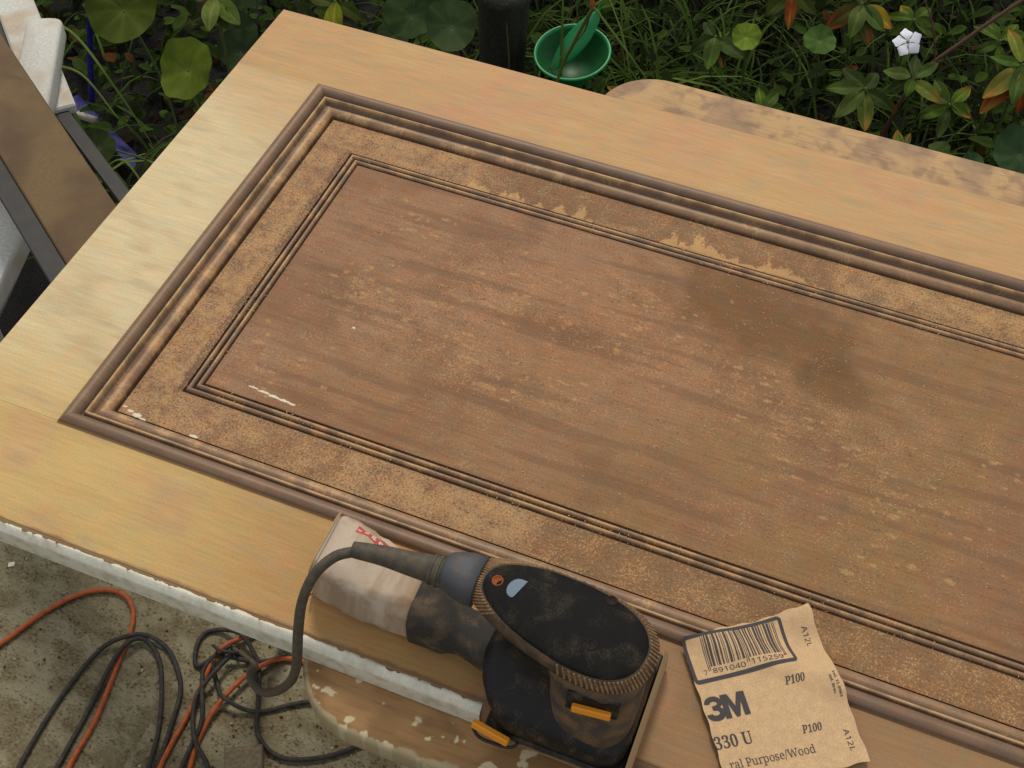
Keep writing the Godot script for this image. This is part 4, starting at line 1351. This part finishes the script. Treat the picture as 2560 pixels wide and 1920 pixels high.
# ------------------------------------------------------------------ things lying in the bed
func build_bed() -> void:
	var root := thing("green_bowl", "bright green plastic bowl with an upright tongue, half hidden by grass", "bowl", Vector3(0.155, 0.24, -0.68))
	var prof := [Vector2(0.0, -0.058), Vector2(0.026, -0.058), Vector2(0.038, -0.048), Vector2(0.056, -0.020), Vector2(0.0655, -0.004), Vector2(0.0685, -0.003), Vector2(0.0695, 0.0), Vector2(0.0680, 0.0026), Vector2(0.0650, 0.0018), Vector2(0.0630, -0.004)]
	var bowl := part("basin", lathe(prof, 44), M.green_plastic, root)
	bowl.position = Vector3(-0.003, 0.06, 0.002)
	bowl.rotation = Vector3(0.16, 0, 0.05)
	var inside := part("shaded_inside", lathe([Vector2(0.0632, -0.0035), Vector2(0.054, -0.020), Vector2(0.036, -0.044), Vector2(0.0, -0.050)], 44), M.deep_green, root, "inside of the bowl in a darker green with the shade painted in")  # second skin in darker green: the shade of the hollow is in its colour
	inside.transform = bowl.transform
	var rows := []
	for i in 9:
		var t := i / 8.0
		var c := Vector3(-0.030 + 0.060 * t, 0.022 + 0.110 * t, 0.012 - 0.070 * t)
		var w := 0.010 + 0.012 * sin(PI * minf(t * 1.2, 1.0)) - 0.013 * sstep(0.75, 1.0, t)
		rows.append(PackedVector3Array([c + Vector3(-w, 0, -0.004), c + Vector3(-w * 0.5, 0.003, 0.003), c + Vector3(w * 0.5, 0.003, 0.003), c + Vector3(w, 0, -0.004)]))
	part("tongue", grid(rows), M.green_plastic, root)
	part("stand", lathe([Vector2(0.020, 0.004), Vector2(0.018, -0.10), Vector2(0.022, -0.24)], 24), M.deep_green, root)
	root.position.y = 0.24
	root = thing("plant_pot", "tall dark grey plastic plant pot among the leaves behind the door", "pot", Vector3(0.015, 0, -0.69))
	part("body", lathe([Vector2(0.0, 0.0), Vector2(0.036, 0.0), Vector2(0.046, 0.37), Vector2(0.050, 0.372), Vector2(0.051, 0.40), Vector2(0.048, 0.402), Vector2(0.044, 0.38), Vector2(0.042, 0.34), Vector2(0.0, 0.335)], 32), M.pot, root)
	# a stone by the table's corner
	var sn := FastNoiseLite.new()
	sn.seed = 3
	sn.frequency = 9.0
	rows = []
	for i in 11:
		var th := PI * i / 10.0
		var row := PackedVector3Array()
		for k in 18:
			var ph := TAU * k / 18.0
			var q := Vector3(sin(th) * cos(ph), cos(th) * 0.7, sin(th) * sin(ph))
			row.append(q * 0.042 * (1.0 + 0.25 * sn.get_noise_3dv(q * 0.2)))
		rows.append(row)
	var stone := part("stone", grid(rows, true, false), M.stone, self)
	stone.position = Vector3(0.245, 0.05, -0.80)
	tag(stone, "pale grey stone in the grass by the table's rounded far corner", "stone")
	# blue tool
	root = thing("garden_tool", "blue plastic garden tool with upright handle and ribbed head on the soil", "garden tool", Vector3(-0.70, 0, -0.42))
	part("handle", tube(smooth_line([Vector3(-0.78, 0.03, -0.475), Vector3(-0.765, 0.16, -0.50), Vector3(-0.71, 0.32, -0.487), Vector3(-0.70, 0.42, -0.54)], 5), 0.0065, 0.006, 10), M.blue, root)
	for k in 6:
		var o := Vector3(0.012 * k, 0.0, 0.010 * k)
		part("tooth", bar(Vector3(-0.785, 0.062, -0.452) + o * 0.8, Vector3(-0.625, 0.030 + 0.004 * k, -0.385) + o * Vector3(0.6, 0, 1.0), 0.010, 0.004, 0.001), M.blue, root)
	part("head", bar(Vector3(-0.80, 0.068, -0.452), Vector3(-0.715, 0.068, -0.405), 0.026, 0.012, 0.002), M.blue, root)
	part("bracket", bar(Vector3(-0.752, 0.085, -0.400), Vector3(-0.705, 0.085, -0.398), 0.012, 0.012, 0.002), M.dry, root)
	settle(root)

# ------------------------------------------------------------------ the garden bed
func build_plants() -> void:
	var olive := Color(0.078, 0.110, 0.012)
	var dull := Color(0.042, 0.058, 0.018)
	var deep := Color(0.026, 0.043, 0.016)
	var lime := Color(0.125, 0.185, 0.022)
	var green := Color(0.060, 0.110, 0.024)
	var pale := Color(0.130, 0.165, 0.065)
	var red := Color(0.22, 0.055, 0.02)
	var rust := Color(0.26, 0.13, 0.04)
	var yellow := Color(0.36, 0.25, 0.03)
	nasturtium("round-leaved plant with a large bright leaf beside the door's far left corner", Vector3(-0.42, 0, -0.33), [
		[Vector3(-0.322, 0.45, -0.211), 0.096, olive, -0.15], [Vector3(-0.543, 0.40, -0.361), 0.120, Color(0.052, 0.072, 0.010), 0.1], [Vector3(-0.347, 0.35, -0.395), 0.074, deep, 0.2], [Vector3(-0.43, 0.28, -0.52), 0.070, deep, 0.0],
		[Vector3(-0.56, 0.2, -0.23), 0.06, dull, 0.1], [Vector3(-0.40, 0.22, -0.30), 0.07, deep, -0.1], [Vector3(-0.47, 0.30, -0.62), 0.08, deep, 0.1], [Vector3(-0.28, 0.30, -0.46), 0.06, deep, 0.1]])
	nasturtium("dull green round-leaved plant touching the door's far edge near the dark pot", Vector3(-0.05, 0, -0.55), [
		[Vector3(-0.093, 0.40, -0.541), 0.090, Color(0.034, 0.056, 0.018), -0.1], [Vector3(-0.009, 0.42, -0.512), 0.088, Color(0.036, 0.060, 0.020), 0.05], [Vector3(-0.16, 0.30, -0.60), 0.06, deep, 0.1], [Vector3(-0.22, 0.33, -0.50), 0.05, dull, 0.1], [Vector3(-0.10, 0.25, -0.72), 0.08, deep, 0.1]])
	nasturtium("small plant with one lime green round leaf over the grass", Vector3(0.43, 0, -0.82), [[Vector3(0.436, 0.35, -0.774), 0.051, lime, 0.0]])
	nasturtium("small plant with one mid green round leaf right of the lime one", Vector3(0.57, 0, -0.87), [[Vector3(0.557, 0.35, -0.815), 0.055, green, -0.05]])
	nasturtium("dark round-leaved plant at the right edge by the table", Vector3(0.93, 0, -0.72), [
		[Vector3(0.930, 0.30, -0.715), 0.094, Color(0.03, 0.058, 0.022), -0.1], [Vector3(0.934, 0.35, -0.520), 0.046, green, 0.0], [Vector3(0.925, 0.24, -0.66), 0.075, deep, 0.1], [Vector3(1.02, 0.33, -0.62), 0.09, deep, 0.0]])
	nasturtium("small plant of two bright leaves close to the table's far edge", Vector3(0.82, 0, -0.70), [
		[Vector3(0.801, 0.30, -0.664), 0.040, Color(0.07, 0.115, 0.03), 0.2], [Vector3(0.861, 0.28, -0.689), 0.034, Color(0.04, 0.085, 0.03), -0.2], [Vector3(0.71, 0.26, -0.60), 0.034, Color(0.05, 0.075, 0.02), -0.2]])
	sprig("leafy_shoot", "pale leafy shoot at the top left above the door's corner", Vector3(-0.335, 0.50, -0.335), [
		[-95, 0.052, 0.030, pale, pale, 0.0], [-45, 0.052, 0.030, Color(0.10, 0.15, 0.045), pale, 0.1], [60, 0.05, 0.03, dull, dull, 0.2], [150, 0.05, 0.03, dull, dull, 0.2], [-70, 0.045, 0.026, dull, dull, 0.3]])
	var fp := sprig("flowering_shoot", "leafy shoot carrying a single white five-petalled flower", Vector3(0.726, 0.36, -0.764), [
		[162, 0.046, 0.022, Color(0.085, 0.12, 0.045), green, 0.1], [35, 0.055, 0.021, Color(0.05, 0.085, 0.03), dull, 0.2], [-35, 0.056, 0.026, Color(0.115, 0.15, 0.045), rust, 0.0], [-105, 0.030, 0.019, green, green, 0.0], [80, 0.05, 0.02, deep, deep, 0.3], [-160, 0.04, 0.02, deep, deep, 0.2]], Vector3(0.02, 0, -0.05))
	# the flower: five blunt petals round a small eye
	var fc := Vector3(0.700, 0.405, -0.790) - fp.position
	var fb := facing(Vector3(0.05, 0.72, 0.60), AWAY)
	for k in 5:
		var rows := []
		for i in 9:
			var t := i / 8.0
			var w := (0.0026 + 0.0076 * sstep(0.05, 0.70, t)) * (1.0 - 0.62 * sstep(0.74, 1.0, t))
			var row := PackedVector3Array()
			for j in 7:
				var s := j / 3.0 - 1.0
				row.append(Vector3(s * w + 0.0022 * t * t, 0.0010 * k + 0.003 * t - 0.006 * t * t - 0.0010 * s * s * t + 0.0022 * s * t + 0.0008 * sin(k * 2.0 + t * 5.0), 0.0025 + t * (0.0222 - 0.003 * s * s)))
			rows.append(row)
		var o := part("petal", grid(rows), M.petal, fp)
		o.transform = Transform3D(fb * Basis(Vector3.UP, TAU * k / 5.0 + 0.1), fc)
	var eye := part("flower_eye", lathe([Vector2(0.0, 0.0062), Vector2(0.0014, 0.0060), Vector2(0.0026, 0.0052), Vector2(0.0030, 0.0040)], 12), M.eye, fp)
	eye.transform = Transform3D(fb, fc)
	part("flower_tube", tube(smooth_line([Vector3(0.726, 0.36, -0.764) - fp.position, fc - Vector3(0, 0.018, 0.004), fc], 4), 0.0012, 0.0016, 6), M.stem, fp)
	sprig("leafy_shoot", "dark green shoot with rust tipped leaves just left of the white flower", Vector3(0.657, 0.33, -0.745), [
		[175, 0.062, 0.026, Color(0.06, 0.09, 0.032), green, 0.1], [-135, 0.066, 0.028, Color(0.07, 0.10, 0.036), dull, 0.0], [-85, 0.064, 0.029, Color(0.075, 0.10, 0.03), rust, 0.0], [135, 0.050, 0.024, deep, deep, 0.2], [-35, 0.056, 0.026, deep, deep, 0.1], [60, 0.05, 0.024, deep, deep, 0.3]], Vector3(0.0, 0, -0.04))
	sprig("leafy_shoot", "shoot with a yellowing leaf at the top edge above the round leaves", Vector3(0.604, 0.35, -0.955), [
		[-105, 0.062, 0.030, Color(0.085, 0.115, 0.045), green, 0.0], [-50, 0.058, 0.028, Color(0.065, 0.11, 0.045), green, 0.0], [-30, 0.066, 0.034, yellow, rust, 0.2], [-75, 0.070, 0.028, Color(0.05, 0.07, 0.03), red, 0.3], [-150, 0.07, 0.034, Color(0.06, 0.045, 0.02), red, 0.3], [90, 0.05, 0.03, dull, dull, 0.2]], Vector3(0.0, 0, -0.05))
	sprig("leafy_shoot", "upright shoot with yellow green and orange leaves at the right edge", Vector3(0.893, 0.37, -0.860), [
		[112, 0.062, 0.024, Color(0.15, 0.18, 0.05), rust, 0.0], [160, 0.05, 0.018, Color(0.055, 0.11, 0.03), green, 0.0], [-140, 0.075, 0.032, Color(0.17, 0.16, 0.05), rust, 0.0], [-100, 0.066, 0.030, Color(0.06, 0.10, 0.035), green, 0.1], [-128, 0.096, 0.034, red, rust, 0.35], [-80, 0.075, 0.03, red, red, 0.5], [40, 0.06, 0.026, green, green, 0.1], [0, 0.05, 0.026, dull, dull, 0.1]], Vector3(0.01, 0, -0.03))
	sprig("leafy_shoot", "low shoot with two green oval leaves below the lime round leaf's left", Vector3(0.375, 0.30, -0.825), [
		[-100, 0.060, 0.030, Color(0.06, 0.095, 0.035), green, 0.0], [-35, 0.062, 0.032, Color(0.05, 0.08, 0.035), dull, 0.0], [120, 0.04, 0.02, deep, deep, 0.2], [-150, 0.05, 0.026, deep, deep, 0.2], [-70, 0.052, 0.024, deep, rust, 0.4]], Vector3(0.0, 0, -0.03))
	sprig("leafy_shoot", "shadowed shoot with a red leaf at the top edge above the grass", Vector3(0.47, 0.30, -1.02), [
		[-90, 0.07, 0.022, red, rust, 0.2], [-40, 0.06, 0.026, dull, dull, 0.2], [-140, 0.06, 0.026, dull, dull, 0.2], [90, 0.05, 0.02, deep, deep, 0.2]])
	sprig("leafy_shoot", "shoot with an upright yellow green leaf rising behind the door's far edge", Vector3(-0.215, 0.42, -0.50), [
		[-88, 0.07, 0.032, Color(0.14, 0.15, 0.02), olive, 0.0], [-30, 0.05, 0.024, dull, dull, 0.2], [160, 0.05, 0.024, dull, dull, 0.2]])
	for q in [[0.50, 0.27, -0.70, "low leafy shoot beneath the two small round leaves near the table edge"], [0.60, 0.26, -0.66, "low leafy shoot hugging the table edge left of the rust tipped shoot"], [0.80, 0.30, -0.80, "green shoot between the white flower and the orange-leaved shoot"], [0.74, 0.28, -0.66, "low green shoot just below the white flower's leaves"],
			[0.70, 0.30, -1.02, "shaded shoot at the top edge above the white flower"], [0.86, 0.28, -1.05, "shaded shoot at the top edge beside the bare woody stem"], [0.28, 0.24, -0.66, "low shoot in the grass right of the green bowl"], [-0.12, 0.26, -0.70, "shaded shoot behind the dull round leaves at the top edge"], [0.96, 0.30, -0.80, "shoot at the right edge under the orange leaves"]]:
		var ls := []
		for k in rng.randi_range(6, 8):
			var tone := rng.randf_range(0.7, 1.6)
			ls.append([k * 52.0 + rng.randf_range(-20, 20), rng.randf_range(0.036, 0.058), rng.randf_range(0.016, 0.025), Color(0.046 * tone, 0.078 * tone, 0.022), rust if rng.randf() < 0.15 else dull, rng.randf_range(0.0, 0.4)])
		sprig("leafy_shoot", q[3], Vector3(q[0], q[1], q[2]), ls, Vector3(0, 0, -0.03))
	# tall stalk across the green bowl, with a dry seed head
	var root := thing("seeding_stalk", "pale green grass stalk with a brown seed head crossing the green bowl", "grass stalk", Vector3(0.13, 0, -0.56))
	part("stalk", tube(smooth_line([Vector3(0.12, 0, -0.54), Vector3(0.150, 0.28, -0.60), Vector3(0.185, 0.40, -0.575), Vector3(0.222, 0.50, -0.544)], 6), 0.0022, 0.0034, 8), M.pale_grass, root)
	part("seed_head", tube(smooth_line([Vector3(0.220, 0.498, -0.545), Vector3(0.212, 0.53, -0.555), Vector3(0.196, 0.545, -0.570)], 4), 0.0045, 0.0012, 8), M.rust, root)
	for k in [[Vector3(0.222, 0.50, -0.544), Vector3(0.30, 0.44, -0.52), Vector3(0.345, 0.36, -0.545)], [Vector3(0.214, 0.48, -0.55), Vector3(0.19, 0.40, -0.60), Vector3(0.135, 0.31, -0.60)], [Vector3(0.222, 0.50, -0.544), Vector3(0.27, 0.53, -0.60), Vector3(0.33, 0.52, -0.66)]]:
		part("blade", tube(smooth_line(k, 6), 0.0024, 0.0007, 5), M.pale_grass, root)
	settle(root)
	root = thing("woody_stem", "bare reddish brown woody stem slanting over the bed at the top right", "plant stem", Vector3(0.74, 0, -0.98))
	part("stem", tube(smooth_line([Vector3(0.70, 0.0, -0.90), Vector3(0.73, 0.22, -0.93), Vector3(0.80, 0.30, -1.00), Vector3(0.90, 0.36, -1.12), Vector3(1.0, 0.40, -1.25)], 6), 0.0042, 0.003, 8), M.bark, root)
	part("twig", tube(smooth_line([Vector3(0.76, 0.26, -0.96), Vector3(0.73, 0.33, -0.98), Vector3(0.68, 0.38, -1.02)], 5), 0.0022, 0.0012, 6), M.bark, root)
	settle(root)
	# dry pale flower heads
	for k in [[Vector3(0.028, 0.41, -0.655), "withered whitish flower head above the round leaves at the top edge"], [Vector3(0.132, 0.40, -0.735), "withered whitish flower head above the green bowl at the top edge"]]:
		root = thing("dry_flower", k[1], "dry flower", Vector3(k[0].x, 0, k[0].z), 0, "withered flower heads")
		part("stem", tube(smooth_line([Vector3.ZERO, Vector3(0.02, 0.2, 0.01), Vector3(0, k[0].y, 0)], 5), 0.0016, 0.0012, 6), M.stem, root)
		for j in 9:
			var a := TAU * j / 9.0 + rng.randf_range(-0.3, 0.3)
			var o := part("petal", oval_leaf(rng.randf_range(0.010, 0.026), 0.0045, 900 + j, Color(0.26, 0.25, 0.22), Color(0.36, 0.35, 0.34), 0.5, 0.9), M.leaf, root)
			o.transform = Transform3D(facing(Vector3(rng.randf_range(-0.4, 0.4), 1, 0.3), Vector3(cos(a), rng.randf_range(-1.4, 0.2), sin(a))), Vector3(0, k[0].y, 0))
	# grass tufts: each blade its own piece
	var mesh := []
	for k in 5: mesh.append(blade(1.0, 0.030 + 0.010 * (k % 3), 0.9 + 0.35 * k, 40 + k))
	var tufts := [[0.30, -0.74, 26, 0.36, "tall grass tuft right of the green bowl"], [0.21, -0.84, 24, 0.40, "tall grass tuft behind the green bowl"], [0.165, -0.60, 20, 0.42, "grass tuft rising in front of the green bowl"], [0.40, -0.62, 20, 0.26, "short grass tuft by the table's rounded far corner"], [0.52, -0.62, 22, 0.24, "grass tuft leaning over the table's far edge below the lime leaf"],
		[0.66, -0.58, 20, 0.22, "grass tuft along the far table edge below the white flower"], [0.78, -0.55, 18, 0.20, "grass tuft along the table edge in the right part"], [0.06, -0.61, 22, 0.42, "grass tuft between the dark pot and the green bowl"], [-0.01, -0.60, 14, 0.40, "thin grass tuft in front of the dark pot"], [-0.60, -0.24, 16, 0.26, "sparse grass tuft beside the blue tool"], [-0.40, -0.12, 12, 0.24, "sparse grass tuft against the door's left end"], [0.36, -0.92, 20, 0.34, "shaded grass tuft at the top edge between bowl and lime leaf"], [0.92, -0.95, 14, 0.30, "grass tuft behind the orange-leaved shoot"]]
	for q in tufts:
		root = thing("grass_tuft", q[4], "grass", Vector3(q[0], 0, q[1]), 0, "grass tufts in the bed")
		for k in q[2]:
			var h: float = q[3] * rng.randf_range(0.6, 1.25)
			var turn := rng.randf() * TAU
			var o := part("blade", mesh[k % 5], M.pale_grass if rng.randf() < (0.30 if q[1] > -0.66 and q[0] > 0.2 else 0.12) else M.grass, root)
			o.transform = Transform3D(Basis(Vector3.UP, turn) * Basis(Vector3.RIGHT, rng.randf_range(-0.05, 0.35)) * Basis.from_scale(Vector3(0.22, h, h)), Vector3(rng.randf_range(-0.06, 0.06), 0.0, rng.randf_range(-0.05, 0.05)))
	# one long blade slanting over the soil at the left
	root = thing("long_blade", "long arching grass blades slanting over the dark soil beside the blue tool", "grass", Vector3(-0.62, 0, -0.33))
	for k in [[Vector3(-0.80, 0.28, -0.40), Vector3(-0.66, 0.33, -0.35), Vector3(-0.52, 0.30, -0.27), Vector3(-0.46, 0.22, -0.25)], [Vector3(-0.66, 0.30, -0.29), Vector3(-0.59, 0.31, -0.275), Vector3(-0.50, 0.28, -0.23)], [Vector3(-0.52, 0.20, -0.18), Vector3(-0.47, 0.24, -0.18), Vector3(-0.41, 0.22, -0.15)], [Vector3(-0.42, 0.05, -0.10), Vector3(-0.40, 0.18, -0.16), Vector3(-0.35, 0.22, -0.16)]]:
		var st := SurfaceTool.new()
		st.begin(Mesh.PRIMITIVE_TRIANGLES)
		tube_into(st, smooth_line(k, 7), 0.0042, 0.0008, 6, 0.35)
		st.generate_normals()
		st.generate_tangents()
		part("blade", st.commit(), M.pale_grass, root)
	settle(root)
	# everything too small and too many to count
	var small := oval_leaf(1.0, 0.55, 77, Color(1, 1, 1), Color(0.9, 0.8, 0.6), 0.25, 0.3)
	scatter("ground_cover", "dense shaded understorey of small leaves filling the garden bed", small, 6500, 0, M.tinted)
	scatter("wild_grass", "thin wild grass growing all through the garden bed", mesh[2], 3600, 1, M.tinted)
	scatter("leaf_litter", "dead brown leaves lying on the soil of the bed", small, 1200, 2, M.tinted)

func scatter(called: String, label: String, mesh: Mesh, count: int, how: int, m: Material) -> void:
	var mm := MultiMesh.new()
	mm.transform_format = MultiMesh.TRANSFORM_3D
	mm.use_colors = true
	mm.mesh = mesh
	mm.instance_count = count
	for i in count:
		var x := rng.randf_range(-1.5, 2.2)
		var z := rng.randf_range(-2.1, -0.12)
		var turn := Basis(Vector3.UP, rng.randf() * TAU)
		var c := Color.WHITE
		var tf: Transform3D
		if how == 0:
			if x < -0.30: z = minf(z, -0.35 - 0.5 * rng.randf())
			var s := rng.randf_range(0.018, 0.05)
			tf = Transform3D(turn * Basis(Vector3.RIGHT, rng.randf_range(-0.4, 0.7)) * Basis.from_scale(Vector3.ONE * s), Vector3(x, rng.randf_range(0.02, 0.24) * (0.5 if x < -0.3 else 1.0), z))
			c = Color(0.022, 0.040, 0.008) * rng.randf_range(0.2, 1.6)
			if rng.randf() < 0.03: c = Color(0.06, 0.022, 0.008)
		elif how == 1:
			if x < -0.30 and rng.randf() < 0.7: x += 1.2
			var h := rng.randf_range(0.10, 0.34)
			tf = Transform3D(turn * Basis(Vector3.RIGHT, rng.randf_range(-0.1, 0.6)) * Basis.from_scale(Vector3(0.13, h, h)), Vector3(x, 0, z))
			c = Color(0.038, 0.062, 0.012) * rng.randf_range(0.2, 1.6)
		else:
			var s := rng.randf_range(0.02, 0.06)
			tf = Transform3D(turn * Basis(Vector3.RIGHT, rng.randf_range(-0.5, 0.5)) * Basis.from_scale(Vector3.ONE * s), Vector3(x, rng.randf_range(0.003, 0.02), z))
			c = [Color(0.02, 0.012, 0.006), Color(0.03, 0.017, 0.009), Color(0.012, 0.009, 0.005), Color(0.045, 0.02, 0.008)][rng.randi() % 4]
		c.a = 1.0
		mm.set_instance_transform(i, tf)
		mm.set_instance_color(i, c)
	var o := MultiMeshInstance3D.new()
	o.name = called
	o.multimesh = mm
	o.material_override = m
	add_child(o)
	tag(o, label, "grass" if how == 1 else "leaves", "", "stuff")
